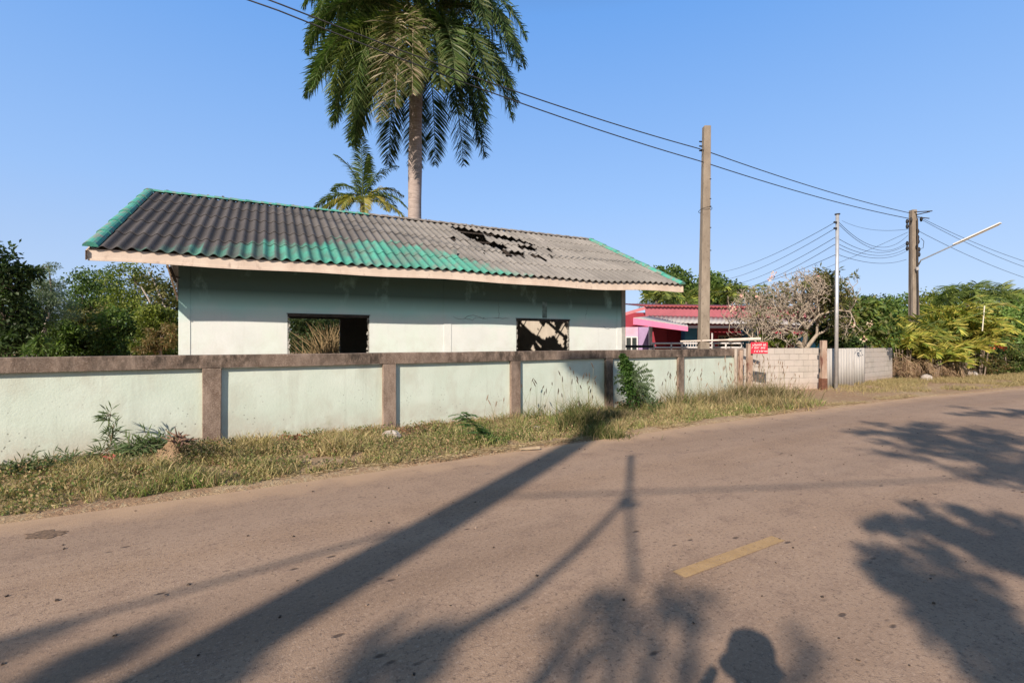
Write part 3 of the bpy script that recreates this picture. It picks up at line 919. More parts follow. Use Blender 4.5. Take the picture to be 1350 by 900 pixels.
def tree(name, label, cat, base, crowns, pal, n=7000, L=.16, Wd=.08, tr=.12, group=None, bark=BARK, clump=.45, per=70, mat=None):
    """crowns: list of (dx, dy, z, rx, ry, rz) lobes; leaves sit in clumps inside them and limbs reach the clumps"""
    base = np.array(base, float)
    root = thing(name, label, cat, tuple(base), group)
    vol = np.array([c[3] * c[4] * c[5] for c in crowns]) ** .75; vol /= vol.sum()
    nc = max(6, n // per); mbL, mbT = MB(), MB()
    top = max(c[2] for c in crowns)
    lobes = R.choice(len(crowns), nc, p=vol)
    ctr = np.array([np.mean([c[0] for c in crowns]), np.mean([c[1] for c in crowns])])
    stem_top = np.array([base[0] + ctr[0] * .5, base[1] + ctr[1] * .5, min(c[2] - c[5] * .4 for c in crowns)])
    stem_top[2] = max(stem_top[2], base[2] + .3)
    mid = (base + stem_top) / 2 + np.array([R.uniform(-.1, .1), R.uniform(-.1, .1), 0]) * (stem_top[2] - base[2]) * .4
    mbT.tube([base - [0, 0, .1], mid, stem_top], [tr * 1.15, tr, tr * .75], 8)
    for c in crowns:
        e = base * [1, 1, 0] + np.array([c[0], c[1], c[2] + c[5] * .3])
        mbT.tube([stem_top, (stem_top + e) / 2 + R.normal(0, .12, 3), e], [tr * .65, tr * .4, tr * .12], 6)
    for k in lobes:
        c = crowns[k]; cc = base * [1, 1, 0] + np.array(c[:3]); r = np.array(c[3:6])
        q = unit(R.normal(size=3)) * (R.random() ** .33) * R.uniform(.75, 1.08)
        p = cc + q * r
        tone = R.uniform(.7, 1.3)
        cr = clump * R.uniform(.6, 1.3) * min(1, float(r.min()) * 1.2)
        clump_leaves(mbL, p, (cr, cr, cr * .7), int(per * R.uniform(.5, 1.4)), L, Wd, pal, tone=tone)
        if R.random() < .3: mbT.tube([cc, (cc + p) / 2 + R.normal(0, .08, 3), p], [tr * .22, tr * .13, .008], 4, cap=False)
    mbT.build('trunk', bark, root, smooth=True)
    mbL.build('crown', mat or LEAF, root)
    return root


def gz(x, y): return float(height(np.array([x]), np.array([y]))[0])


def at(px, Y): return ((px - CX) / F * Y, Y, 0.0)


def lobe(px, py, Y, rpx, rpy, base, ry=None):
    """a crown lobe seen at px,py with half-sizes in photo pixels, as offset from base"""
    p = P(px, py, Y); k = F / Y
    return (p[0] - base[0], p[1] - base[1], p[2], rpx / k, ry or rpx / k, rpy / k)


# --- left of the house
b = at(10, 15); tree('shade_tree', 'dark broad-leaved tree standing at the left end above the wall', 'tree', b,
    [lobe(5, 375, 15, 28, 32, b), lobe(28, 362, 15.5, 18, 20, b), lobe(-30, 350, 15, 40, 40, b), lobe(8, 425, 15, 36, 32, b), lobe(20, 450, 15, 30, 24, b)], DKG, 9000, .15, .085, .14)
b = at(62, 20); tree('feathery_tree', 'pale grey-green feathery tree standing right of the darkest tree', 'tree', b,
    [lobe(64, 352, 20, 14, 12, b), lobe(58, 380, 20, 22, 22, b), lobe(66, 405, 20, 26, 26, b), lobe(44, 405, 20, 16, 20, b)], GRG, 9500, .13, .03, .10, clump=.36, per=90)
b = at(20, 19); tree('underbrush_bush', 'dark low bush with reddish leaves below the dark tree at left', 'bush', b,
    [lobe(20, 430, 19, 26, 22, b), lobe(-5, 440, 19, 26, 20, b)], [(.10, .06, .035), (.06, .07, .03), (.045, .06, .022)], 3500, .15, .08, .06)
b = at(52, 10.5); tree('papaya_sapling', 'small sapling with whorled leaves just above the wall top at left', 'sapling', b,
    [lobe(52, 452, 10.5, 13, 12, b), lobe(42, 462, 10.5, 12, 5, b)], MIDG, 420, .17, .05, .02, clump=.16, per=22)
spec = [
    (110, 378, 27, 20, 22, MIDG, 'mid green bushy tree directly right of the feathery pale tree'),
    (140, 372, 30, 26, 26, MIDG, 'round green tree half hidden beneath the left tip of the roof'),
    (178, 372, 26, 28, 28, YEG, 'yellow-green leaning tree with bare pale branches left of the house'),
    (214, 380, 24, 24, 34, OLV, 'olive tree touching the left corner of the house under the eave'),
    (122, 425, 23, 26, 24, OLV, 'low olive bush between the feathery tree and the green tree'),
    (155, 430, 22, 26, 28, MIDG, 'dense green bush with large pale leaves left of the house'),
    (86, 440, 22, 20, 20, MIDG, 'dark green undergrowth bush below the feathery tree'),
    (208, 420, 20, 22, 22, YEG, 'climber-covered yellowish bush beside the house corner'),
]
for px, py, Yv, rx, ry, pal, lab in spec:
    b = at(px, Yv)
    tree('garden_tree' if ry > 25 and py < 400 else 'garden_bush', lab, 'tree' if ry > 25 and py < 400 else 'bush', b,
         [lobe(px, py, Yv, rx, ry, b), lobe(px + 10, py + 28, Yv, rx * .9, ry, b), lobe(px - 12, py + 34, Yv, rx * .8, ry * .8, b), lobe(px + 2, py + 60, Yv, rx, ry, b)], pal, 6500, .17, .085, .1, group='trees and bushes left of the house')
b = at(212, 14.0); tree('dry_bush', 'dry brown twiggy bush against the left corner of the house', 'bush', b,
    [lobe(212, 447, 14, 20, 18, b), lobe(224, 440, 14.2, 12, 16, b), lobe(196, 458, 14, 16, 10, b)], BRN, 4500, .09, .03, .05, clump=.25, per=60)
for (x0, y0, x1, y1, Yv, lab) in ((196, 358, 210, 388, 23.5, 'bare pale dead branch leaning among the trees, nearest the roof'), (186, 378, 204, 412, 21.5, 'thin bare dead stick leaning over the bush left of the house'), (64, 412, 59, 430, 17, 'short pale broken trunk below the feathery tree')):
    p0, p1 = P(x0, y0, Yv), P(x1, y1, Yv); d_ = p1 - p0
    mb = MB(); mb.tube([p0, p0 + d_ * .5 + [.03, 0, .02], p1, p1 + d_ * 1.6], [.025, .035, .045, .05], 6); mb.build('dead_branch', PALEBARK, loc=p1, label=lab, cat='branch')

for px, py, Yv, rx, ry, pal, lab in ((-70, 380, 17, 50, 48, DKG, 'large dark tree just beyond the left edge of view'), (-170, 390, 19, 55, 44, MIDG, 'green tree beyond the left edge next to the large dark one'), (-290, 385, 22, 60, 46, OLV, 'olive tree far beyond the left edge'), (-420, 380, 24, 66, 50, MIDG, 'outermost tree far beyond the left edge')):
    b = at(px, Yv); tree('garden_tree', lab, 'tree', b, [lobe(px, py, Yv, rx, ry, b), lobe(px + 14, py + 45, Yv, rx * .9, ry * .7, b), lobe(px - 18, py + 40, Yv, rx * .8, ry * .8, b)], pal, 4500, .26, .13, .12, group='trees beyond the left edge', clump=.6)
mb = MB()
for k in range(620):      # far tree belt closing the horizon all round
    a_ = R.uniform(0, 2 * math.pi); r_ = R.uniform(75, 120)
    x_, y_ = r_ * math.cos(a_), r_ * math.sin(a_)
    if abs(float(edge_d(np.array([x_]), np.array([y_]))[0]) + 4) < 9: continue
    clump_leaves(mb, (x_, y_, R.uniform(.8, 3.6)), (3.4, 3.4, 1.9), 150, 1.0, .6, [(.06, .09, .04), (.08, .11, .045), (.11, .13, .055)], tone=R.uniform(.75, 1.25))
mb.build('distant_trees', LEAF, kind='stuff', label='far belt of trees closing the horizon', cat='trees')

# --- behind the house, seen through the first window and the back opening
for px, Yv, lab in ((392, 27, 'dark thicket bush seen through the left part of the first window opening'), (430, 29, 'green thicket bush seen through the middle of the first window opening'), (412, 36, 'tall dark thicket bush farthest back in the view through the first window')):
    b = at(px, Yv); tree('thicket_bush', lab, 'bush', b, [lobe(px, 440, Yv, 34, 26, b), lobe(px + 20, 425, Yv, 26, 20, b), lobe(px - 14, 418, Yv, 26, 18, b)], OLV[2:] + DKG, 5500, .2, .07, .05)

# --- royal palm and coconut palm behind the house
def frond(mb, o, az, el0, L, bend, nl, ll, wl_, pal, droop=.5, tipel=-85, fwd=.55, rk=.03, tone=1., plum=.35, side_bend=0., early=.35):
    m_ = 26; pts = [np.array(o, float)]; el = el0; azc = az; step = L / m_; T = []
    for i in range(m_):
        t = i / m_
        d = np.array([math.cos(azc) * math.cos(math.radians(el)), math.sin(azc) * math.cos(math.radians(el)), math.sin(math.radians(el))])
        T.append(d); pts.append(pts[-1] + d * step)
        el += (tipel - el) * bend / m_ * (early + 2.2 * t); azc += side_bend / m_
    T.append(T[-1]); pts = np.array(pts); T = np.array(T)
    mb.tube(pts, np.linspace(rk, rk * .18, m_ + 1), 4, c=np.array(pal[-1]) * 1.15 * tone, cap=False)
    u = np.repeat(np.linspace(.13, .995, nl), 2); sg = np.tile([1., -1.], nl)
    u = np.clip(u + R.normal(0, .004, len(u)), .1, .999)
    f = u * m_; i0 = np.clip(f.astype(int), 0, m_ - 1); fr = (f - i0)[:, None]
    p = pts[i0] * (1 - fr) + pts[i0 + 1] * fr; t_ = T[i0]
    side = np.cross(t_, [0, 0, 1.]); sn = np.linalg.norm(side, axis=1, keepdims=True)
    fb = np.array([-math.sin(az), math.cos(az), 0.])
    side = np.where(sn > .15, side / (sn + 1e-9), -fb)
    upv = np.cross(side, t_)
    prof = np.sin(np.clip(u * 1.02, 0, 1) ** .75 * math.pi) ** .6 * .8 + .2
    l = (ll * prof * R.uniform(.82, 1.15, len(u)))[:, None]
    d0 = unit(side * sg[:, None] + t_ * fwd + upv * R.normal(.1, plum, (len(u), 1)))
    d1 = unit(d0 + np.array([0, 0, -droop]) * R.uniform(.7, 1.3, (len(u), 1)))
    d2 = unit(d1 + np.array([0, 0, -droop * 1.5]))
    wv = unit(np.cross(d0, unit(t_ + .5 * R.normal(size=t_.shape)))); wv = unit(t_ * .8 + wv * .5)
    q1 = p + d0 * l * .34; q2 = q1 + d1 * l * .36; q3 = q2 + d2 * l * .30
    h = wl_ / 2
    V = np.stack([p - wv * h * .5, p + wv * h * .5, q1 - wv * h, q1 + wv * h, q2 - wv * h * .8, q2 + wv * h * .8, q3 - wv * h * .1, q3 + wv * h * .1], 1)
    n_ = len(u); b_ = np.arange(n_)[:, None] * 8
    F_ = np.concatenate([b_ + [0, 2, 3, 1], b_ + [2, 4, 5, 3], b_ + [4, 6, 7, 5]])
    pal = np.asarray(pal, float)
    c = pal[R.integers(0, len(pal), n_)] * R.uniform(.75, 1.25, (n_, 1)) * tone
    C = np.repeat(c[:, None], 8, 1)
    mb.add(V.reshape(-1, 3), F_, C.reshape(-1, 3))
    return pts


PY = 24.5; pc = P(549, 55, PY); pb = (P(545.5, 300, PY)[0], PY, 0.)
palm = thing('royal_palm', 'tall royal palm with smooth grey trunk and drooping fronds behind the house', 'palm tree', pb)
hh = np.linspace(0, pc[2] - .9, 40)
mb = MB(); mb.tube([(pb[0] + (pc[0] - pb[0]) * (h / pc[2]) ** 1.5, PY, h) for h in hh], .36 - .05 * (hh / hh[-1]) + .012 * np.sin(hh * 14), 20)
mb.build('trunk', rough_mat('royal_palm_bark', (.30, .245, .22), (.43, .36, .325), 5, (.20, .16, .14), 12, .55, .7, rough=.9, bump=.6, stretch=(.5, .5, 2.5)), palm, smooth=True)
mb = MB(); mb.tube([(pc[0], PY, pc[2] - 1.0), (pc[0], PY, pc[2] - .3), (pc[0] + .05, PY, pc[2] + 1.3), (pc[0] + .08, PY, pc[2] + 3.2)], [.32, .36, .24, .10], 14, c=(.035, .055, .02))
mb.build('crown_shaft', LEAF, palm, smooth=True)
PG = [(.055, .10, .028), (.075, .13, .035), (.11, .16, .05), (.15, .185, .075)]
PGY = [(.10, .135, .035), (.14, .165, .05), (.075, .11, .03)]
PST = [(.36, .30, .20), (.44, .38, .28), (.28, .24, .14)]
o = np.array([pc[0], PY, pc[2] + .3])
fr_spec = []
# (azimuth deg: 0 = right, 90 = away, -90 = to camera), start elevation, length, bend
tierA = [(180, 20, 7.6, 1.15, PG), (-166, 12, 8.2, 1.4, PG), (-150, 10, 8.6, 1.7, PG), (-136, 10, 8.4, 2.1, PGY), (-122, 5, 8.6, 2.6, PG), (-110, 0, 8.2, 3.2, PST[:2] + PGY), (-100, 5, 8.4, 2.9, PST[:2] + PGY),
         (-91, 5, 8.8, 3.0, PGY + PST[:1]), (-82, 8, 8.2, 2.8, PGY + PST[:1]), (-66, 10, 7.6, 2.4, PGY), (-52, 12, 8.0, 2.0, PG), (-38, 12, 8.4, 1.7, PG), (-22, 15, 8.0, 1.5, PG), (-6, 15, 7.8, 1.4, PG), (12, 12, 8.2, 1.6, PG),
         (35, 5, 8.6, 2.4, DKG), (58, 5, 9.0, 2.8, DKG), (80, 0, 8.6, 3.0, DKG), (104, 0, 8.6, 2.8, DKG), (128, 0, 8.4, 2.6, DKG), (150, 8, 8.4, 1.9, DKG), (168, 12, 8.0, 1.5, PG),
         (-45, -5, 7.8, 2.8, DKG), (-130, -5, 7.8, 2.8, PG), (20, -5, 7.8, 2.8, DKG), (170, -5, 7.8, 2.6, PG), (-28, -5, 8.6, 2.2, DKG), (-158, -5, 8.4, 2.2, PG)]
for az_, el_, L_, bd_, pal_ in tierA:
    mb = MB(); a_ = math.radians(az_)
    frond(mb, o + np.array([math.cos(a_) * .25, math.sin(a_) * .25, R.uniform(-.35, .25)]), a_, el_, L_ * (.82 if pal_ is not DKG else .80), bd_ * .74, 175, 1.4, .066, pal_, .15, tipel=-84, fwd=1.0, rk=.055, plum=.42, side_bend=R.uniform(-.3, .3), early=1.0, tone=R.uniform(.85, 1.2))
    mb.build('frond', LEAF, palm)
for az_, el_, L_, bd_ in ((-176, 52, 6.8, 1.45), (-168, 30, 6.6, 1.5), (-140, 34, 6.6, 1.6), (-14, 30, 6.8, 1.5), (-46, 34, 6.6, 1.6), (178, 24, 6.6, 1.5), (0, 26, 6.9, 1.45), (-108, 44, 6, 1.6), (-76, 44, 6, 1.6), (-150, 55, 6.6, 1.4), (-120, 60, 6.2, 1.4), (-92, 60, 5.8, 1.5), (-64, 60, 6.2, 1.4), (-34, 56, 6.6, 1.4), (-10, 50, 6.9, 1.4), (8, 42, 6.8, 1.5), (28, 58, 6.6, 1.3), (60, 60, 6.6, 1.3), (95, 60, 6.6, 1.3), (125, 60, 6.6, 1.3), (155, 56, 6.8, 1.35), (172, 40, 6.8, 1.5), (-162, 38, 6.6, 1.6), (-22, 36, 6.8, 1.6),
                          (-40, 78, 6.0, .8), (-140, 78, 6.0, .7), (60, 80, 6, .6), (150, 76, 6, .8)):
    mb = MB(); a_ = math.radians(az_)
    frond(mb, o + np.array([math.cos(a_) * .2, math.sin(a_) * .2, .7 + R.uniform(-.2, .3)]), a_, el_, L_, bd_, 155, 1.2, .066, PG, .25, fwd=.9, rk=.05, plum=.4, side_bend=R.uniform(-.35, .35), early=.5, tone=R.uniform(.85, 1.25))
    mb.build('frond', LEAF, palm)
# fruiting stalk and dry sheath hanging below the crown
mb = MB()
for k in range(26):
    a_ = R.uniform(0, 6.28); p0 = o + [math.cos(a_) * .3, math.sin(a_) * .3 - .1, -.9]
    mb.tube([p0, p0 + [math.cos(a_) * .45, math.sin(a_) * .45, -.5], p0 + [math.cos(a_) * .5, math.sin(a_) * .5, -1.4 + R.uniform(-.3, .3)]], [.03, .02, .008], 4, c=(.22, .14, .07), cap=False)
mb.build('fruit_stalk', LEAF, palm)

CYY = 26.5; cc = P(478, 268, CYY); cb = (cc[0], CYY, 0)
coco = thing('coconut_palm', 'small yellowing coconut palm crown rising behind the roof left of royal palm', 'palm tree', cb)
mb = MB(); mb.tube([(cc[0] + .1, CYY, 0), (cc[0] - .1, CYY, 3), (cc[0], CYY, cc[2])], [.2, .15, .13], 10); mb.build('trunk', BARK, coco, smooth=True)
CG = [(.10, .15, .035), (.14, .18, .04), (.07, .11, .03)]; CYL = [(.36, .30, .07), (.24, .24, .06), (.16, .19, .05)]
for az_, el_, L_, bd_, pal_ in ((178, 38, 3.1, 1.6, CG), (-170, 12, 3.0, 1.5, CG), (-140, 22, 2.6, 2.0, CYL), (-110, 20, 2.4, 2.4, CYL), (-70, 18, 2.4, 2.4, CYL), (-40, 25, 2.6, 2.0, CYL), (0, 40, 2.8, 1.6, CG), (-12, 10, 2.9, 1.6, CYL),
                                (95, 85, 3.4, .25, CG), (-80, 88, 3.6, .2, CG), (170, 80, 3.3, .35, CG), (10, 76, 3.0, .5, CG), (60, 50, 3, 1.4, CG), (130, 50, 3, 1.4, CG), (150, 62, 2.9, .9, CG), (25, 60, 2.6, 1.1, CYL)):
    mb = MB(); frond(mb, cc, math.radians(az_), el_, L_, bd_, 60, .72, .06, pal_, .35, tipel=-60, fwd=.8, rk=.03, plum=.15); mb.build('frond', LEAF, coco)

# ------------------------------------------------------------------ poles and cables
def pole(name, label, px, ptop, Yv, r0, r1, mat=POLEC, zb=-.2):
    x = (px[0] - CX) / F * Yv; xt = (px[1] - CX) / F * Yv; zt = HC + (CY - ptop) / F * Yv
    root = thing(name, label, 'utility pole', (x, Yv, 0))
    mb = MB(); mb.tube([(x, Yv, zb), ((x * .7 + xt * .3), Yv, zt * .3), (xt, Yv, zt)], [r0, r0 * .75 + r1 * .25, r1], 4)
    mb.build('shaft', mat, root, bevel=.02)
    return root, xt, zt


P1Y = 15.6
p1, p1x, p1z = pole('utility_pole', 'bare square concrete utility pole behind the wall without crossarms', (926.5, 931.5), 167, P1Y, .215, .15)
for k, py in enumerate((187, 193, 199)):
    mb = MB(); q = P(925.5, py, P1Y - .1); mb.tube([q, q + [-.09, -.02, .0]], .022, 8); mb.build('bolt', BLACK, p1)
for py in (236, 262, 272, 300, 330):
    mb = MB(); q = P(935.5, py, P1Y - .12); mb.tube([q, q + [.05, 0, 0]], .015, 6); mb.build('bolt', BLACK, p1)
mb = MB()
a_ = np.linspace(0, 2 * math.pi, 16); q = P(929.8, 277, P1Y); mb.tube([(q[0] + math.cos(t) * .2, q[1] + math.sin(t) * .2, q[2] + .05 * math.cos(t + 1)) for t in a_], .008, 5); mb.build('wire_loop', BLACK, p1)

P2Y = 23.9
p2, p2x, p2z = pole('utility_pole', 'far concrete utility pole with insulators, cables and a lamp arm above yellow palms', (1205.5, 1203.5), 277, P2Y, .25, .165)
for (px_, py_) in ((1196, 292), (1196, 298.5), (1196, 321), (1196, 327.5), (1210, 305), (1210, 313), (1210.5, 318.5), (1208.5, 326), (1211.5, 329), (1211.5, 335.5), (1214.5, 289), (1201, 290)):
    q = P(px_, py_, P2Y - .15); mb = MB(); mb.tube([q + [0, 0, -.11], q + [0, 0, -.03], q + [0, 0, .03], q + [0, 0, .11]], [.035, .06, .06, .035], 10); mb.build('insulator', BLACK, p2, smooth=True)
for px_ in (1199, 1209.5):
    mb = MB(); mb.tube([P(px_, 288, P2Y - .25), P(px_ + .5, 345, P2Y - .3), P(px_ + 1, 400, P2Y - .32), P(px_ + 1, 440, P2Y - .34)], .03, 5); mb.build('cable_bundle', DARK, p2)
mb = MB(); mb.tube([P(1210, 329, P2Y - .3), P(1217, 327, P2Y - .4), P(1218, 318, P2Y - .4), P(1214, 314, P2Y - .3)], .012, 5); mb.build('wire_loop', BLACK, p2)
for a0, a1 in (((1205, 279.5), (1229, 278.2)), ((1207, 283.5), (1226, 279)), ((1208, 286), (1225, 288))):
    mb = MB(); mb.tube([P(*a0, P2Y - .1), P(*a1, P2Y - .9)], .022, 6); mb.build('crossarm', DARK, p2)
mb = MB(); mb.tube([P(1209, 352, P2Y - .3), P(1210, 356, P2Y - .3)], .07, 8); mb.build('clamp', STEEL, p2)
lampr = thing('street_lamp', 'long angled fluorescent street lamp arm fixed to the far utility pole', 'street lamp', tuple(P(1211, 349, P2Y - .3)))
A, B, C_ = P(1211, 349, P2Y - .3), P(1214, 343, P2Y - .5), P(1320, 294.5, P2Y - 3.0)
J = B + (C_ - B) * .44
mb = MB(); mb.tube([A, B, J, B + (C_ - B) * .5], .032, 8); mb.build('arm', STEEL, lampr, smooth=True)
mb = MB(); d_ = unit(C_ - B); sd_ = unit(np.cross(d_, [0, 0, 1.])); up_ = np.cross(sd_, d_)
mid_ = (J + C_) / 2; mb.box(mid_ + up_ * .03, (np.linalg.norm(C_ - J), .17, .05), tilt=(d_, sd_, up_)); mb.build('lamp_housing', paint('lamp_white', (.75, .75, .73), .5), lampr)
mb = MB(); mb.tube([J + d_ * .08 - up_ * .02, C_ - d_ * .08 - up_ * .02], .02, 8); mb.build('lamp_tube', rough_mat('tube_glass', (.5, .42, .3), (.55, .47, .35), 3, rough=.3, bump=0), lampr)

P3 = P(1104, 283, 16.8); x3 = P(1102.3, 513, 16.8)[0]
p3 = thing('steel_pole', 'thin shiny galvanised steel pole standing before the grey sheet fence', 'pole', (x3, 16.8, 0))
mb = MB(); mb.tube([(x3, 16.8, -.2), (P3[0], 16.8, P3[2])], .057, 14); mb.build('shaft', STEEL, p3, smooth=True)
mb = MB(); mb.tube([P3, P3 + [0, 0, .03]], .085, 12); mb.build('cap', BLACK, p3)
for py in (293, 301):
    q = P(1101, py, 16.75); mb = MB(); mb.tube([q + [-.04, 0, 0], q + [.05, 0, 0]], .035, 8); mb.build('insulator', BLACK, p3)
CAB = rough_mat('cable_black', (.03, .03, .035), (.05, .05, .055), 5, rough=.7, bump=0)


def cable(p0, p1, sag, r, label, n=26, group='overhead cables'):
    p0, p1 = np.array(p0), np.array(p1); t = np.linspace(0, 1, n)[:, None]
    pts = p0 + (p1 - p0) * t; pts[:, 2] -= (4 * sag * t * (1 - t))[:, 0]
    mb = MB(); mb.tube(pts, r, 5, cap=False)
    mb.build('overhead_cable', CAB, loc=p1, label=label, cat='cable', group=group)


# two main lines: pole two -> past pole one -> off to the upper left
q1a, q1b = P(925, 197, P1Y - .15), P(925, 213, P1Y - .15)
def mainline(pts, r, label):
    pts = np.array(pts); t = np.arange(len(pts)); tt = np.linspace(0, len(pts) - 1, 60)
    V = np.stack([np.interp(tt, t, pts[:, k]) for k in range(3)], 1)
    for i in range(len(tt)):
        f_ = tt[i] % 1; V[i, 2] -= 4 * f_ * (1 - f_) * (.16 if tt[i] < len(pts) - 2 else .14)
    mb = MB(); mb.tube(V, r, 6, cap=False); mb.build('overhead_cable', CAB, loc=pts[0], label=label, cat='cable', group='overhead cables')


mainline([P(-700, -440, 7.6), P(352, -1, 9.6), q1a, P(1200, 281, P2Y - .1)], .016, 'upper of the two long cables crossing in front of the palm')
mainline([P(-700, -380, 7.8), P(352, 8, 9.8), q1b, P(1198, 288, P2Y - .1)], .016, 'lower of the two long cables crossing in front of the palm')
for k, (a0, a1, sg, wd_) in enumerate((((1106, 293), (1197, 310), 1.15, 'topmost'), ((1106, 296), (1197, 318), 1.05, 'second'), ((1106, 315), (1196, 322), .7, 'third'), ((1106, 322), (1196, 327), .6, 'fourth'), ((1106, 327), (1195, 331), .55, 'fifth'), ((1106, 336), (1195, 342), .38, 'lowest'))):
    cable(P(*a0, 16.8), P(*a1, P2Y - .2), sg * .62, .008, wd_ + ' of six sagging cables between steel pole and far pole', group='cables between the poles')
for k, (a0, a1, wd_) in enumerate((((1101, 293), (940, 360), 'topmost'), ((1101, 301), (945, 370), 'second'), ((1101, 313), (950, 378), 'third'), ((1101, 322), (955, 385), 'fourth'), ((1101, 336), (935, 385), 'lowest'))):
    cable(P(*a0, 16.8), P(*a1, 36), .35, .009, wd_ + ' of five cables from the steel pole down towards the pink house', group='cables to the pink house')
for a0, a1, lab in (((1198, 302), (1110, 291), 'faint upper cable reaching left from the far utility pole'), ((1197, 306), (960, 395), 'thin cable slanting down left from the far utility pole to the trees')):
    cable(P(*a0, P2Y - .1), P(*a1, 34), .3, .009, lab)
for a0, a1, Y1, lab in (((1214, 289), (1420, 372), 30, 'dark cable running down right from the far pole, middle one'), ((1212, 286), (1420, 362), 31, 'thin cable running down right from the far pole, highest one'), ((1210, 304), (1420, 385), 30, 'thin cable running down right from the far pole, lowest one')):
    cable(P(*a0, P2Y - .1), P(*a1, Y1), .35, .010, lab)

# ------------------------------------------------------------------ pink house
Yh = 32.0
ph = thing('pink_house', 'low pink and maroon house with red metal roof behind the wall', 'house', tuple(P(930, 451, Yh) * [1, 1, 0]))
PKL = paint('light_pink_paint', (.74, .42, .53)); MAR = paint('maroon_paint', (.30, .035, .055)); BLU = paint('blue_paint', (.06, .24, .42)); LIL = paint('lilac_paint', (.42, .30, .50))
RRED = paint('red_roof_paint', (.30, .07, .065), .5); ROSE = paint('rose_fascia_paint', (.40, .12, .15)); GRR = paint('grey_roof_sheet', (.42, .40, .39), .5); WHT = paint('white_paint', (.70, .68, .66)); GLASS = rough_mat('dark_glass', (.03, .04, .04), (.06, .07, .07), 3, rough=.15, bump=0)


def pbox(name, mat, x0, x1, y0, y1, Y0, Y1, parent=ph):
    Y0, Y1 = Y0 + 5, Y1 + 5
    a0, a1 = P(x0, y0, Y0), P(x1, y1, Y0)
    mb = MB(); mb.box(((a0[0] + a1[0]) / 2, (Y0 + Y1) / 2, (a0[2] + a1[2]) / 2), (a1[0] - a0[0], Y1 - Y0, a0[2] - a1[2]))
    return mb.build(name, mat, parent)


def ribs(p00, p10, p11, p01, n_, amp, name, mat, parent):
    """corrugated sheet between four corners"""
    m_ = n_ * 6 + 1; V = np.zeros((m_, 2, 3)); p00, p10, p11, p01 = map(np.array, (p00, p10, p11, p01))
    nv_ = unit(np.cross(p10 - p00, p01 - p00))
    for i in range(m_):
        t = i / (m_ - 1); h = amp * math.cos(t * n_ * 2 * math.pi)
        V[i, 0] = p00 + (p10 - p00) * t + nv_ * h; V[i, 1] = p01 + (p11 - p01) * t + nv_ * h
    mb = MB(); mb.grid(V); o = mb.build(name, mat, parent, smooth=True); s_ = o.modifiers.new('s', 'SOLIDIFY'); s_.thickness = .01
    return o


pbox('wall', MAR, 824, 1088, 412, 520, 27.0, 33.0)
pbox('wall', PKL, 800, 846, 431, 520, 25.2, 26.99)
pbox('wall', LIL, 842.5, 856, 431, 520, 24.9, 26.98)
pbox('column', WHT, 856, 860, 429, 520, 24.6, 24.78)
pbox('blue_wall', BLU, 903, 919, 431, 520, 26.2, 26.995)
pbox('blue_wall', BLU, 985, 1000, 431, 520, 26.2, 26.995)
pbox('blue_wall', paint('bright_blue_paint', (.10, .38, .60)), 1056, 1084, 444, 520, 26.3, 26.995)
pbox('fascia', ROSE, 851, 1085, 404.5, 418, 25.6, 25.68)
A = [P(820, 413, 30.600), P(851, 403.8, 30.600), P(851, 408, 30.600), P(820, 417, 30.600)]; mb = MB(); mb.add(A + [q + [0, .06, 0] for q in A], [[0, 3, 2, 1], [4, 5, 6, 7], [0, 1, 5, 4], [3, 7, 6, 2]]); mb.build('barge_board', paint('rose_barge', (.55, .20, .22)), ph)
z_ = P(850, 403, 30.400)[2]
ribs(P(850, 403.5, 30.400), P(1088, 407, 30.400), P(1088, 407, 30.400) + [0, 7, .7], P(850, 403.5, 30.400) + [0, 7, .7], 46, .03, 'roof', RRED, ph)
ribs(P(853, 425, 28.600), P(1092, 428.5, 28.600), P(1092, 421, 30.550), P(855, 415.5, 30.550), 40, .02, 'porch_roof', GRR, ph)
pbox('porch_beam', paint('dark_eave', (.06, .05, .06)), 905, 1092, 429, 432.5, 23.7, 23.78)
A = [P(835, 419, 27.500), P(907, 430.5, 26.900), P(907, 436.5, 26.900), P(835, 427.5, 27.500)]
mb = MB(); mb.add(A + [q + [0, .05, 0] for q in A], [[0, 3, 2, 1], [4, 5, 6, 7], [0, 1, 5, 4], [3, 7, 6, 2]]); mb.build('awning_fascia', paint('hot_pink', (.75, .20, .36)), ph)
ribs(A[0], A[1], P(905, 426.5, 29.300), P(856, 417, 29.300), 14, .02, 'awning', GRR, ph)
pbox('door', paint('dark_red_door', (.22, .015, .03)), 880, 900, 436, 520, 26.94, 26.999)
for x0 in (947, 966):
    fr = pbox('window_frame', paint('tan_frame', (.42, .34, .24)), x0, x0 + 18.5, 442, 459, 26.90, 26.985)
    for k in range(2):
        for m_ in range(2):
            pbox('pane', GLASS, x0 + 1.2 + k * 8.6, x0 + 7.8 + k * 8.6, 443.8 + m_ * 7.5, 449.3 + m_ * 7.5, 26.86, 26.899, fr)
wf = pbox('window_frame', WHT, 824, 841, 443.5, 462, 25.10, 25.19)
for k in range(2): pbox('pane', GLASS, 826 + k * 7.6, 831.5 + k * 7.6, 445, 462, 25.05, 25.099, wf)
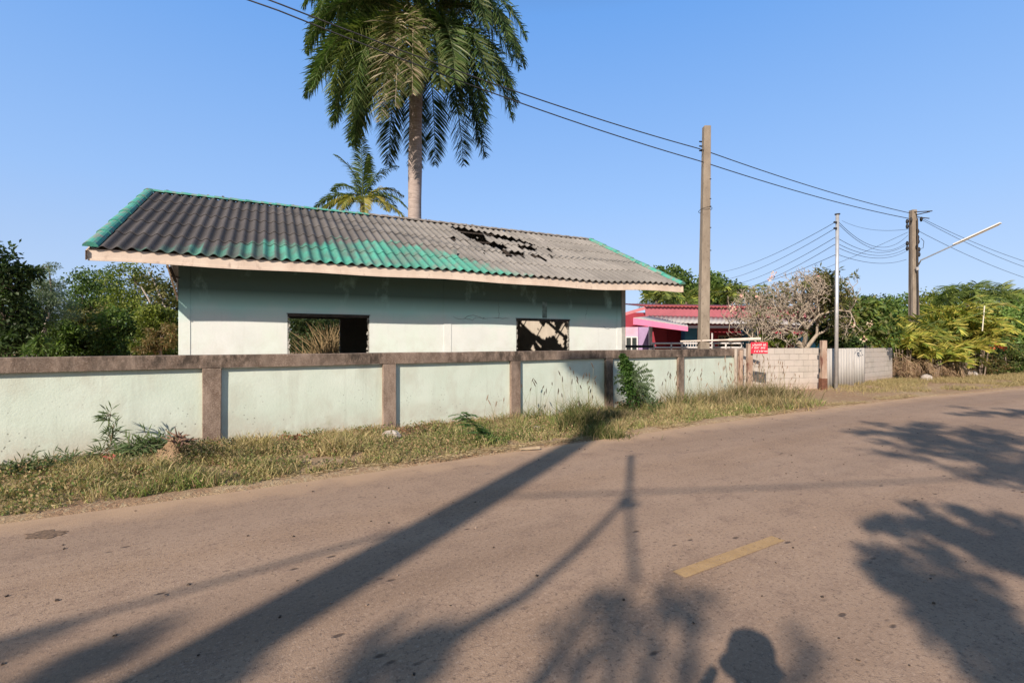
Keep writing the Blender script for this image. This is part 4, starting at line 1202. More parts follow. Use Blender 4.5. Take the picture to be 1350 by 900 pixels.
# pipe railing in front of the porch
rl = thing('porch_railing', 'pale pipe railing in front of the pink house porch', 'railing', tuple(P(915, 455, 21) * [1, 1, 0]))
for y_ in (452.5, 458):
    mb = MB(); mb.tube([P(858, y_, 21), P(980, y_, 21)], .035, 6); mb.build('rail', WHT, rl)
for x_ in (862, 885, 899, 921, 939, 941, 957, 978):
    mb = MB(); mb.tube([P(x_, 439 if x_ == 939 else 452, 21), P(x_, 500, 21)], .035, 6); mb.build('baluster', WHT, rl)
mb = MB(); A, B = P(900, 449, 20.9), P(921, 458, 20.9)
for k in range(7):
    x_ = A[0] + (B[0] - A[0]) * k / 6; mb.tube([(x_, 20.9, A[2]), (x_, 20.9, B[2])], .014, 4)
for z_ in (A[2], B[2]): mb.tube([(A[0], 20.9, z_), (B[0], 20.9, z_)], .02, 4)
mb.build('grille', WHT, rl)
dk = P(840, 456, 20); mb = MB(); mb.box((dk[0], 20, P(840, 456.5, 20)[2] - .0), (1.15, .6, .10)); mb.build('tarp', BLACK, loc=dk, label='black flat sheet lying above the wall beside the derelict house corner', cat='sheet')

# ------------------------------------------------------------------ trees on the right
for px, py, Yv, rx, ry, lab in ((866, 366, 50, 13, 12, 'small round green tree crown just right of the roof end'), (888, 366, 46, 19, 18, 'round green tree crown behind the roof end'), (942, 374, 47, 24, 16, 'spreading green tree crown beside the concrete pole'), (915, 388, 52, 22, 14, 'darker low tree behind the pink house roof')):
    b = at(px, Yv); tree('background_tree', lab, 'tree', b, [lobe(px, py, Yv, rx, ry, b), lobe(px + rx * .5, py + ry, Yv, rx * .9, ry, b), lobe(px - rx * .4, py + ry * 1.2, Yv, rx * .9, ry, b)], MIDG, 5000, .36, .2, .2, group='round trees behind the pink house', clump=.8)


def small_palm(name, label, px, py, Yv, L, n, pal, ll=.5, nl=26, el=(5, 80), group=None, base_r=.15, clump=0., bend=(1., 1.8), wl_=.05, tr=.12, dr=.2, tip=-70, fw=.9):
    c = P(px, py, Yv); root = thing(name, label, 'palm', (c[0], Yv, 0), group)
    mb = MB(); mbs = MB()
    if not clump:
        mbs.tube([(c[0], Yv, -.1), (c[0] + .05, Yv, c[2] * .5), (c[0], Yv, c[2])], [tr * 1.2, tr, tr * .9], 8)
    for k in range(n):
        a_ = R.uniform(0, 2 * math.pi); e_ = R.uniform(*el)
        if clump:
            r_ = clump * math.sqrt(R.random()); a2 = R.uniform(0, 6.28)
            o_ = np.array([c[0] + r_ * math.cos(a2), Yv + r_ * math.sin(a2), c[2] + R.uniform(-.35, .25)])
            g_ = np.array([c[0] + r_ * .6 * math.cos(a2), Yv + r_ * .6 * math.sin(a2), -.1])
            if k % 2 == 0: mbs.tube([g_, (g_ + o_) / 2, o_], .03, 5, cap=False)
        else: o_ = c
        frond(mb, o_, a_, e_, L * R.uniform(.75, 1.15), R.uniform(*bend), nl, ll, wl_, pal, dr, tipel=tip, fwd=fw, rk=.022, plum=.3, tone=R.uniform(.55, 1.35), side_bend=R.uniform(-.3, .3))
    mbs.build('stem', BARK, root, smooth=True); mb.build('foliage', LEAF, root)
    return root


YPL = [(.42, .38, .07), (.50, .42, .10), (.34, .35, .07), (.20, .26, .05)]
GPL = [(.15, .20, .05), (.20, .25, .06), (.11, .16, .04)]
BRG = [(.11, .19, .045), (.15, .24, .06), (.20, .28, .08)]
DRY = [(.30, .20, .13), (.24, .16, .11), (.38, .28, .18)]
for px, py, Yv, L_, lab in ((868, 395, 40, 2.6, 'blurred yellowish palm above the pink roof left of the concrete pole'), (905, 398, 42, 3.0, 'green palm clump above the red roof beside the concrete pole'), (960, 388, 40, 2.2, 'small palm right of the concrete pole'), (985, 392, 42, 2.6, 'palm peeping above the bare frangipani from behind')):
    small_palm('garden_palm', lab, px, py, Yv, L_, 22, GPL + YPL[2:], .8, 22, (0, 80), 'palms behind the pink house', wl_=.09)

# bare frangipani
FY = 18.9
fb = P(1060, 452, FY); fr_root = thing('frangipani_tree', 'nearly leafless grey frangipani tree with forked twigs behind the block wall', 'tree', (fb[0], FY, 0))
mb = MB(); tips = []


def fork(p, d, L, r, depth, cen):
    q = p + d * L
    mb.tube([p, (p + q) / 2 + R.normal(0, .02 * L, 3), q], [r, r * .9, r * .78], 5 if depth > 2 else 4, cap=(depth == 0))
    if depth == 0: tips.append((q, d)); return
    k = 3 if R.random() < .36 else 2
    ph0 = R.uniform(0, 6.28)
    for j in range(k):
        a_ = ph0 + j * 2 * math.pi / k + R.uniform(-.4, .4)
        ref = unit(np.cross(d, [.3, .1, 1])); rf2 = np.cross(d, ref)
        nd = unit(d * .78 + (ref * math.cos(a_) + rf2 * math.sin(a_)) * .68 + np.array([0, 0, .10 if depth > 3 else .22]))
        e = q - cen
        if np.linalg.norm(e / [1.85, 1.6, 1.45]) > 1.0: nd = unit(nd - unit(e) * .5)
        fork(q, nd, L * R.uniform(.68, .86), r * .72, depth - 1, cen)


cen = P(1036, 408, FY)
for (px_, pt_, dd, L0, dp) in ((1062, 458, (-.75, -.1, .55), .75, 8), (1060, 456, (.25, .2, .95), .75, 7), (1064, 458, (.5, -.2, .8), .6, 6), (1060, 458, (-.2, -.5, .85), .8, 8), (1061, 458, (-1.0, .1, .32), .95, 7)):
    p0 = P(px_, pt_, FY); fork(p0, unit(dd), L0, .085, dp, cen)
mb.tube([(fb[0], FY, -.1), (fb[0] + .03, FY, .7), P(1061, 457, FY)], [.16, .13, .12], 10)
mb.build('trunk', TWIG, fr_root, smooth=True)
mb = MB()
for (q, d) in tips:
    if R.random() < (.8 if q[0] > P(1066, 0, FY)[0] else .04): clump_leaves(mb, q, .07, 5, .20, .06, OLV, up=.6)
mb.build('foliage', LEAF, fr_root)
FL = [(.75, .55, .42), (.80, .68, .50), (.75, .40, .38)]
for (px_, py_) in ((1020, 361), (1016, 368), (1080, 367), (979, 389), (999, 391), (966, 404), (967, 409)):
    mb = MB(); clump_leaves(mb, P(px_, py_, FY - .8), .08, 14, .09, .06, FL, up=.4); mb.build('flower', leaf_mat('petal', .2) if 'petal' not in bpy.data.materials else bpy.data.materials['petal'], fr_root)

b = at(1140, 20.5); tree('frangipani_tree', 'leafy green frangipani with a few pale flowers right of the steel pole', 'tree', b,
    [lobe(1125, 412, 20.5, 24, 22, b), lobe(1148, 420, 20.5, 26, 24, b), lobe(1120, 440, 20.5, 24, 18, b), lobe(1160, 440, 20.5, 22, 18, b)], MIDG + YEG[:1] + [(.16, .17, .06)], 5200, .26, .10, .1, clump=.3, per=40)
for (px_, py_) in ((1124, 428), (1148, 426), (1113, 436), (1138, 447)):
    mb = MB(); clump_leaves(mb, P(px_, py_, 19.4), .09, 14, .10, .065, FL, up=.4); mb.build('frangipani_flower', bpy.data.materials['petal'], loc=P(px_, py_, 19.4), label='pale pink frangipani bloom on the leafy tree right of the steel pole', cat='flower', group='blooms on the leafy frangipani')
b = at(1090, 19.4); tree('garden_bush', 'dark green bush behind the block wall between the brown post and frangipani', 'bush', b, [lobe(1092, 440, 19.6, 20, 22, b), lobe(1110, 452, 19.6, 16, 14, b)], DKG + MIDG[:1], 3000, .18, .08, .06)
b = at(1015, 18.6); tree('garden_bush', 'yellow-green bush peeping over the block wall under the bare frangipani', 'bush', b, [lobe(1010, 448, 18.6, 16, 9, b), lobe(1036, 450, 18.6, 14, 8, b)], YEG, 1600, .15, .06, .05)
spec = [
    (1175, 412, 30, 26, 24, BRG, 'bright green bushy tree left of the far utility pole'), (1195, 432, 27, 22, 24, BRG, 'green bush directly behind the far utility pole'),
    (1228, 405, 33, 22, 20, YEG, 'light green tree right of the far utility pole'), (1258, 420, 36, 30, 26, BRG, 'green tree behind the biggest yellow palm'),
    (1325, 430, 28, 28, 28, BRG, 'dense green tree behind the hedge at right edge'), (1350, 415, 31, 28, 24, BRG, 'green tree at the right edge of view above the hedge'),
    (1300, 415, 42, 24, 16, OLV, 'distant olive tree seen between the palms at right'), (1150, 404, 40, 24, 14, DKG, 'distant dark tree above the leafy frangipani'),
    (1385, 420, 30, 34, 34, BRG, 'large green tree just beyond the right edge'), (1118, 415, 45, 24, 14, OLV, 'distant tree behind the steel pole'),
]
for px, py, Yv, rx, ry, pal, lab in spec:
    b = at(px, Yv); tree('garden_tree', lab, 'tree', b, [lobe(px, py, Yv, rx, ry, b), lobe(px + rx * .5, py + ry * .9, Yv, rx * .8, ry * .9, b), lobe(px - rx * .5, py + ry * 1.1, Yv, rx * .8, ry * .9, b)], pal, 5500, .24, .12, .12, group='trees right of the frangipani', clump=.5)
for px, py, Yv, rx, ry, pal, lab in ((1300, 478, 23.5, 18, 16, OLV + BRN[:1], 'olive brown hedge bush right of the yellow palms'), (1325, 472, 24.5, 22, 20, MIDG + OLV, 'green hedge bush with red flowers near the right edge'), (1352, 470, 26, 24, 18, MIDG + OLV[:1], 'hedge bush at the far right edge beside the road'), (1385, 465, 28, 26, 20, MIDG, 'hedge bush beyond the right edge')):
    b = at(px, Yv); tree('hedge_bush', lab, 'bush', b, [lobe(px, py, Yv, rx, ry, b), lobe(px + 6, py + 4, Yv, rx, ry * .8, b)], pal, 4200, .13, .06, .05, group='hedge bushes along the road', clump=.25)
for (px_, py_) in ((1312, 452), (1318, 457), (1310, 459), (1324, 458)):
    mb = MB(); clump_leaves(mb, P(px_, py_, 22.6), .10, 20, .09, .06, [(.65, .10, .05), (.6, .2, .08)]); mb.build('red_flower', bpy.data.materials['petal'], loc=P(px_, py_, 22.6), label='red blossom on the hedge near the right edge', cat='flower', group='red blossoms on the hedge')
small_palm('garden_palm', 'dark green feathery palm behind the yellow palms at right', 1275, 398, 30, 2.5, 26, GPL, .8, 26, (10, 85), 'palms beyond the yellow clump', wl_=.07)
small_palm('garden_palm', 'yellowish feather palm at upper right beside the darker palm', 1322, 396, 33, 2.6, 24, GPL + YPL[2:], .8, 24, (0, 85), 'palms beyond the yellow clump', wl_=.08)
small_palm('garden_palm', 'dark small palm tuft near the right edge', 1331, 392, 34, 1.2, 14, DKG + GPL[:1], .5, 20, (10, 85), 'palms beyond the yellow clump', wl_=.07)
small_palm('garden_palm', 'palm fronds at the extreme right edge of view', 1352, 400, 34, 2.4, 20, GPL, .8, 22, (0, 85), 'palms beyond the yellow clump', wl_=.08)
mb = MB(); mb.tube([P(1295, 436, 21.5), P(1298, 403, 21.5)], .022, 6); mb.build('bamboo_stake', paint('stake_white', (.65, .62, .5)), loc=P(1295, 436, 21.5), label='pale stake sticking up from the bushes right of yellow palms', cat='stake')

for px, py, Yv, L_, n_, cl, lab in (
    (1192, 462, 22.0, 1.5, 34, .5, 'leftmost yellow-green clump palm beside the short block wall'),
    (1212, 455, 22.6, 1.7, 34, .5, 'yellow-green clump palm at the foot of far utility pole'),
    (1236, 446, 23.2, 2.0, 40, .6, 'tall green-yellow clump palm right of the far utility pole'),
    (1258, 436, 24.0, 2.3, 46, .7, 'tallest bright yellow clump palm in the middle of the row'),
    (1284, 450, 23.4, 2.0, 40, .6, 'orange-tinged clump palm at right end of the yellow row'),
    (1226, 474, 21.6, 1.25, 26, .4, 'low clump palm at the front of the yellow row above boulders'),
    (1266, 470, 22.2, 1.4, 28, .5, 'low yellow clump palm near the dry grass at front right')):
    small_palm('clump_palm', lab, px, py, Yv, L_, int(n_ * 1.05), YPL if 'tall green' not in lab and 'foot' not in lab else GPL + YPL, .55, 17, (30, 88), 'yellow clump palms by the road', clump=cl, bend=(.6, 1.5), wl_=.075, dr=.1, tip=-60, fw=1.25)
for px, py, Yv, lab in ((1190, 476, 21.3, 'hanging dry brown palm skirt under the leftmost clump palm'), (1213, 478, 21.4, 'hanging dry brown palm skirt at foot of the utility pole'), (1250, 480, 21.7, 'hanging dry brown palm skirt in the middle of the palm row')):
    c = P(px, py, Yv); mb = MB()
    for k in range(26): frond(mb, c + R.normal(0, .25, 3) * [1, .6, .5], R.uniform(0, 6.28), R.uniform(-40, 10), .8, 2.5, 16, .28, .03, DRY, .6, rk=.012)
    mb.build('dry_palm_fronds'.replace('fronds', 'skirt'), LEAF, loc=(c[0], c[1], 0), label=lab, cat='dry fronds', group='dry palm skirts')


def rock(name, label, c, r, mat=STONE, seed=0, group=None, cat='rock'):
    nu, nv = 16, 10; V = np.zeros((nu + 1, nv, 3))
    for i in range(nu + 1):
        for j in range(nv):
            a_ = 2 * math.pi * (i % nu) / nu; b_ = math.pi * j / (nv - 1) - math.pi / 2
            d = np.array([math.cos(a_) * math.cos(b_), math.sin(a_) * math.cos(b_), math.sin(b_)])
            k = .72 + .5 * fbm(d[0] * 1.5 + d[2] + seed * 3.7, d[1] * 1.5 - d[2] * .7, 1.6, seed)
            V[i, j] = np.array(c) + d * k * np.array(r)
    mb = MB(); mb.grid(V); return mb.build(name, mat, loc=c, label=label, cat=cat, group=group, smooth=False)


for px, py, r_, lab in ((1203, 492, .30, 'boulder under the leftmost clump palms'), (1240, 489, .42, 'largest pale boulder among the yellow clump palms'), (1279, 490, .34, 'boulder at the right end of the yellow palms'), (1222, 496, .24, 'small stone before the yellow palm row')):
    Yv = HC * F / (py + 5 - CY); p = P(px, py, min(Yv, 23)); rock('boulder', lab, (p[0], p[1], .08), (r_, r_ * .8, r_ * .75), seed=int(px), group='boulders under the palms')

# ------------------------------------------------------------------ verge vegetation
def wall_dist(x, y):       # distance in front of the wall face (positive = road side)
    return -((x - WA[0]) * WN[0] + (y - WA[1]) * WN[1])


def blades(mb, x, y, h, wd, colr, lean=.5, curl=.5):
    n_ = len(x); z = height(x, y) - .01
    a_ = R.uniform(0, 2 * math.pi, n_); ln = lean * R.random(n_)
    d = np.stack([np.cos(a_) * ln, np.sin(a_) * ln, np.ones(n_)], 1); d = unit(d)
    d2 = unit(d + np.stack([np.cos(a_), np.sin(a_), np.zeros(n_)], 1) * (curl * R.uniform(.2, 1.6, n_))[:, None])
    b_ = R.uniform(0, 2 * math.pi, n_); sd = np.stack([np.cos(b_), np.sin(b_), np.zeros(n_)], 1) * (wd / 2)[:, None]
    p = np.stack([x, y, z], 1); q = p + d * (h * .55)[:, None]; t = q + d2 * (h * .5)[:, None]
    V = np.stack([p - sd, p + sd, q - sd * .85, q + sd * .85, t], 1)
    base = np.arange(n_)[:, None] * 5
    mb.add(V.reshape(-1, 3), np.concatenate([base + [0, 1, 3, 2], base + [2, 3, 4, 4]]), np.repeat(colr[:, None], 5, 1).reshape(-1, 3))


def mixc(a, b, t): return np.asarray(a) * (1 - t[:, None]) + np.asarray(b) * t[:, None]


NB = 330000
x = np.where(R.random(NB) < .93, R.uniform(-9, 9.8, NB), R.uniform(-18, -9, NB)); dd = R.random(NB) ** .9 * 3.9 + .04
ey = np.interp(x, EDGE[:, 0], EDGE[:, 1]); tl = np.interp(x, EDGE[:, 0], tang[:, 0])
y = ey + dd / tl
d = edge_d(x, y); wdst = wall_dist(x, y)
dist = np.hypot(x, y)
keep = (d > .10 + .34 * fbm(x, y, 1.3, 51)) & ((wdst > .02) | (x > 7.3)) & (R.random(NB) < np.clip(9.5 / dist, .35, 1))
keep &= (fbm(x, y, 2.6, 60) > .36 + .10 * (wdst < .5)) & ~((x > 6.9) & (R.random(NB) < sstep(6.9, 8.4, x)))
keep &= R.random(NB) < .15 + 1.9 * (fbm(x, y, 3.2, 61) - .2)
x, y, d, wdst = x[keep], y[keep], d[keep], wdst[keep]
nb = len(x)
grn = np.clip((fbm(x, y, .8, 70) - .46) * 6.0 + .32 * (x > -1) * (x < 1.6) + (d < .9) * .15, 0, 1) * R.uniform(.5, 1, nb)
c = mixc((.40, .335, .165), (.155, .235, .055), grn); dryc = np.array([.52, .42, .24])
rd = R.random(nb); c = np.where((rd < .24)[:, None], dryc * R.uniform(.7, 1.2, (nb, 1)), c)
c = np.where((rd > .90 - .45 * (wdst < .55))[:, None], np.array([.34, .215, .14]), c) * R.uniform(.7, 1.3, (nb, 1))
tuft = np.clip((fbm(x, y, 2.3, 80) - .36) * 3.2, .12, 1.5)
h = (.035 + .10 * tuft + .05 * sstep(.3, 1.2, d) * tuft) * R.uniform(.4, 1.6, nb) * np.where(x < 0, np.clip(.45 + .9 * wdst, .5, 1), 1) * (1 + .35 * sstep(0, 4, x))
mb = MB(); blades(mb, x, y, h, R.uniform(.004, .009, nb) * (1 + dist[keep] * .06), c, .9, .9)
# small broad weeds among the grass
nw = 60000
k = R.integers(0, nb, nw); pw = np.stack([x[k], y[k], height(x[k], y[k]) + R.uniform(.01, .14, nw) * sstep(.1, .7, d[k])], 1)
dd_ = unit(R.normal(size=(nw, 3)) + [0, 0, .4]); sd = unit(np.cross(dd_, R.normal(size=(nw, 3)))); l = R.uniform(.015, .045, (nw, 1))
V = np.stack([pw, pw + dd_ * l * .5 + sd * l * .3, pw + dd_ * l, pw + dd_ * l * .5 - sd * l * .3], 1)
wc = np.array([(.12, .16, .05), (.17, .19, .07), (.09, .12, .04), (.24, .22, .10), (.30, .24, .13), (.28, .18, .11), (.36, .28, .16)])[R.integers(0, 7, nw)] * R.uniform(.8, 1.5, (nw, 1))
mb.add(V.reshape(-1, 3), np.arange(nw * 4).reshape(nw, 4), np.repeat(wc[:, None], 4, 1).reshape(-1, 3))
nl_ = 9000; s_ = R.uniform(-5, 13, nl_); dn_ = np.abs(R.normal(0, .28, nl_)) + .03
lx, ly = WA[0] + WD[0] * s_ - WN[0] * dn_, WA[1] + WD[1] * s_ - WN[1] * dn_
m_ = fbm(s_, dn_, .9, 44) > .46; lx, ly = lx[m_], ly[m_]; nl_ = len(lx)
pl = np.stack([lx, ly, height(lx, ly) + R.uniform(.01, .06, nl_)], 1); d_ = unit(R.normal(size=(nl_, 3)) * [1, 1, .5]); sd = unit(np.cross(d_, R.normal(size=(nl_, 3)) * .6 + [0, 0, 1])); l = R.uniform(.03, .08, (nl_, 1))
V = np.stack([pl, pl + d_ * l * .5 + sd * l * .28, pl + d_ * l, pl + d_ * l * .5 - sd * l * .28], 1)
lc = np.array([(.34, .17, .10), (.24, .14, .09), (.42, .28, .18), (.18, .09, .06)])[R.integers(0, 4, nl_)]
mb2 = MB(); mb2.add(V.reshape(-1, 3), np.arange(nl_ * 4).reshape(nl_, 4), np.repeat(lc[:, None], 4, 1).reshape(-1, 3)); mb2.build('leaf_litter', GRASSM, kind='stuff', label='reddish dead leaves lying along the wall foot', cat='litter')
mb.build('verge_grass', GRASSM, kind='stuff', label='mixed green and straw-coloured grass along the foot of the wall', cat='grass')

# straw litter at the edge of the asphalt
ns = 16000; x = R.uniform(-8, 12, ns); ey = np.interp(x, EDGE[:, 0], EDGE[:, 1])
dd = np.abs(R.normal(0, .2, ns)) + .0 + .22 * fbm(x, x * 0, 1.3, 90); y = ey + dd / .85
a_ = R.normal(math.atan2(.53, .85), .8, ns); l = R.uniform(.02, .09, ns); wv = R.uniform(.0015, .004, ns)
m_ = fbm(x, y, 1.1, 91) + .25 * (fbm(x, y, 6, 92) - .5) > .47
x, y, a_, l, wv = x[m_], y[m_], a_[m_], l[m_], wv[m_]; ns = len(x)
z = np.maximum(height(x, y), 0) + R.uniform(.003, .02, ns)
ux, uy = np.cos(a_), np.sin(a_)
V = np.stack([np.stack([x + ux * l * s1 - uy * wv * s2, y + uy * l * s1 + ux * wv * s2, z + R.normal(0, .004, ns)], 1) for s1, s2 in ((-.5, -1), (.5, -1), (.5, 1), (-.5, 1))], 1)
mb = MB(); sc_ = mixc((.50, .41, .25), (.30, .20, .12), R.random(ns) ** 1.5)
mb.add(V.reshape(-1, 3), np.arange(ns * 4).reshape(ns, 4), np.repeat(sc_[:, None], 4, 1).reshape(-1, 3)); mb.build('straw_litter', GRASSM, kind='stuff', label='dry straw scattered along the edge of the asphalt', cat='litter')

# dry grass on the right, before sheet fence and palms
ns = 42000; x = R.uniform(9.5, 27, ns); ey = np.interp(x, EDGE[:, 0], EDGE[:, 1]); y = ey + R.random(ns) * 5 + .4
m_ = (fbm(x, y, .9, 95) > .44) & (edge_d(x, y) > 1.0 - .8 * sstep(11, 16, x)) & (R.random(ns) < sstep(11, 14.0, x + .5 * (y - ey)) + .03); x, y = x[m_], y[m_]; n_ = len(x)
c = mixc((.40, .31, .17), (.17, .18, .07), R.random(n_) * fbm(x, y, 1, 96)); mb = MB(); blades(mb, x, y, R.uniform(.05, .22, n_), R.uniform(.008, .02, n_), c, .9, .9)
mb.build('dry_grass', GRASSM, kind='stuff', label='low dry grass before the grey sheet and yellow palms', cat='grass')

# tall seeding grasses, each clump a thing
def seed_grass(name, label, px, py, Yv, nst, hmin, hmax, spread, nbl, pal, headL=.11, dark=True, group='tall seeding grass clumps'):
    p = P(px, py, Yv); x0, y0 = p[0], p[1]; mb = MB(); z0 = gz(x0, y0)
    xb = x0 + R.normal(0, spread, nbl); yb = y0 + R.normal(0, spread * .55, nbl)
    k = wall_dist(xb, yb) < .05
    if x0 < 7.3: yb[k] -= .4
    pal = np.array(pal)
    blades(mb, xb, yb, R.uniform(hmin * .35, hmin * 1.15, nbl), R.uniform(.007, .014, nbl) * max(1, Yv / 8), pal[R.integers(0, len(pal), nbl)] * R.uniform(.7, 1.2, (nbl, 1)), .7, .9)
    for k in range(nst):
        xs, ys = x0 + R.normal(0, spread), y0 + R.normal(0, spread * .5)
        if x0 < 7.3 and wall_dist(xs, ys) < .08: ys -= .35
        hh_ = R.uniform(hmin, hmax); ln = R.normal(0, .13, 2); b_ = np.array([xs, ys, z0])
        pts = [b_, b_ + [ln[0] * .4 * hh_, ln[1] * .4 * hh_, hh_ * .5], b_ + [ln[0] * hh_, ln[1] * hh_ - .02, hh_]]
        mb.tube(pts, np.array([.003, .0022, .0015]) * max(1, Yv / 9), 3, c=pal[k % len(pal)] * 1.2, cap=False)
        e = np.array(pts[-1]); dr = unit(e - np.array(pts[1])) + [R.normal(0, .25), 0, 0]; hl = headL * R.uniform(.7, 1.3)
        mb.tube([e, e + dr * hl * .3, e + dr * hl * .7, e + dr * hl], [.004, .011, .010, .002], 5, c=(.13, .10, .075) if dark else (.34, .24, .18), cap=False)
    mb.build(name, GRASSM, loc=(x0, y0, z0), label=label, cat='grass clump', group=group)


GP = [(.16, .17, .06), (.30, .25, .13), (.10, .14, .04)]; GD = [(.34, .27, .16), (.26, .21, .12), (.18, .17, .08)]
seed_grass('seeding_grass', 'sparse seeding grass at the left of the shaded wall panel', 714, 556, 10.3, 12, .45, .85, .22, 140, GP)
seed_grass('seeding_grass', 'small seeding grass left of the third concrete post', 660, 560, 9.7, 5, .35, .6, .15, 70, GD, dark=False)
seed_grass('seeding_grass', 'upright dark seeding grass under the scalloped shade on the wall', 768, 548, 10.2, 16, .6, 1.15, .22, 520, GP)
seed_grass('seeding_grass', 'dense dark tussock below the shaded wall panel, nearest the road', 765, 568, 8.9, 3, .45, .75, .17, 900, [(.08, .10, .035), (.13, .14, .05), (.24, .20, .10)])
seed_grass('seeding_grass', 'brown grass tussock in front of the fourth concrete post', 806, 560, 9.9, 4, .4, .8, .22, 900, GD)
seed_grass('seeding_grass', 'short green tussock at the roadside below the vine-covered bush', 800, 577, 8.3, 1, .3, .5, .2, 500, GP)
seed_grass('seeding_grass', 'thin seeding grass at the foot of the fifth concrete post', 893, 533, 12.3, 14, .6, 1.0, .3, 360, GD + GP)
seed_grass('seeding_grass', 'tall straw grass before the last mint panel', 945, 530, 12.8, 20, .5, 1.0, .4, 800, GD, dark=False)
seed_grass('seeding_grass', 'big straw-coloured grass clump at the wall end under the sign', 988, 527, 13.6, 46, .6, 1.25, .42, 1800, GD, dark=False)
seed_grass('seeding_grass', 'pinkish feathery grass clump in front of the block wall', 1022, 530, 13.9, 26, .5, 1.05, .36, 900, GD, dark=False)
seed_grass('seeding_grass', 'yellowed tussock hanging over the road edge at the wall end', 1003, 541, 12.0, 8, .35, .6, .45, 1300, GD + [(.45, .34, .16)], dark=False)

# dry tall grass seen through the first window opening
b = P(437, 455, 24.0); mb = MB()
for k in range(260):
    xs, ys = b[0] + R.normal(-.1, .5), b[1] + R.uniform(-.6, .6); h_ = R.uniform(1.2, 2.9) * (1 if xs > b[0] - .5 else .75)
    ln = R.normal(0, .28, 2); p0 = np.array([xs, ys, 0])
    mb.tube([p0, p0 + [ln[0] * h_ * .3, ln[1] * h_ * .3, h_ * .55], p0 + [ln[0] * h_, ln[1] * h_, h_ * .92]], [.02, .014, .004], 3, c=np.array((.42, .31, .17)) * R.uniform(.6, 1.2), cap=False)
mb.build('dry_reed_clump', GRASSM, loc=(b[0], b[1], 0), label='dry straw reeds seen through the first window opening', cat='reeds')

# vine-covered bush at the wall
vb = P(838, 545, 11.6); vz = gz(vb[0], vb[1])
vr = thing('vine_bush', 'leaning green bush smothered in vines against the fifth wall panel', 'bush', (vb[0], vb[1], vz))
mb = MB(); mb.tube([(vb[0], vb[1], vz), P(832, 510, 11.65), P(822, 478, 11.75)], [.05, .04, .02], 6); mb.build('stem', BARK, vr)
mb = MB()
for t in np.linspace(0, 1, 60):
    cpt = P(842 - 20 * t, 548 - 76 * t, 11.55 + .2 * t); rr = .30 * (1 - t) ** .7 + .10
    clump_leaves(mb, cpt + R.normal(0, rr * .35, 3), rr * .5, 85, .065, .045, [(.035, .085, .018), (.05, .11, .022), (.075, .14, .03)] if t > .28 else [(.03, .045, .02), (.09, .06, .04), (.04, .07, .02)], up=.4, tone=R.uniform(.7, 1.3))
mb.build('foliage', LEAF, vr)
for (x0, y0, x1, y1) in ((832, 500, 852, 484), (832, 500, 858, 492), (834, 505, 860, 505), (836, 508, 862, 520), (836, 512, 858, 532), (826, 500, 811, 502), (832, 498, 842, 482), (838, 516, 866, 536)):
    mb = MB(); a0, a1 = P(x0, y0, 11.55), P(x1, y1, 11.35); m0 = (a0 + a1) / 2 + [0, 0, .08]
    for t in np.linspace(0, 1, 26):
        p_ = (1 - t) ** 2 * a0 + 2 * t * (1 - t) * m0 + t * t * a1
        tg = unit(a1 - a0)
        for s_ in (-1, 1):
            dd_ = unit(np.array([0, 0, s_ * .9]) + tg * .6 + R.normal(0, .15, 3)); e = p_ + dd_ * .13; sdv = tg * .013
            mb.add([p_, (p_ + e) / 2 + sdv, e, (p_ + e) / 2 - sdv], [[0, 1, 2, 3]], np.array((.07, .105, .05)) * R.uniform(.8, 1.4))
    mb.build('pinnate_leaf', LEAF, vr)

# small leafy plant before the third panel
sb = P(645, 592, 7.85); sz = gz(sb[0], sb[1])
sr = thing('leafy_seedling', 'small feathery green seedling leaning left at roadside before the third panel', 'plant', (sb[0], sb[1], sz))
mb = MB(); mb.tube([(sb[0], sb[1], sz), P(630, 564, 7.8), P(609, 544, 7.75)], [.014, .010, .005], 6, c=(.2, .14, .08)); mb.build('stem', LEAF, sr)
mb = MB()
for t in np.linspace(.10, 1, 46):
    o_ = P(645 - 36 * t, 586 - 42 * t, 7.75); a_ = R.uniform(0, 6.28); Lf = R.uniform(.14, .24)
    dr = np.array([math.cos(a_), math.sin(a_) * .8, .25]); dr = unit(dr)
    for u_ in np.linspace(.15, 1, 11):
        q = o_ + dr * Lf * u_ - [0, 0, .07 * u_ * u_]
        for s_ in (-1, 1):
            sv = unit(np.cross(dr, [0, 0, 1.])) * s_; e = q + sv * .055 + dr * .02 - [0, 0, .01] + R.normal(0, .004, 3); ww = dr * .015
            mb.add([q, (q + e) / 2 + ww, e, (q + e) / 2 - ww], [[0, 1, 2, 3]], np.array((.10, .19, .06)) * R.uniform(.7, 1.5))
mb.build('foliage', LEAF, sr)
mb = MB()
for k in range(16): clump_leaves(mb, P(640 + R.normal(0, 13), 584 + R.normal(0, 6), 7.75 + R.normal(0, .1)), .10, 70, .035, .025, MIDG, up=.5, tone=R.uniform(.9, 1.4))
mb.build('low_foliage', LEAF, sr)

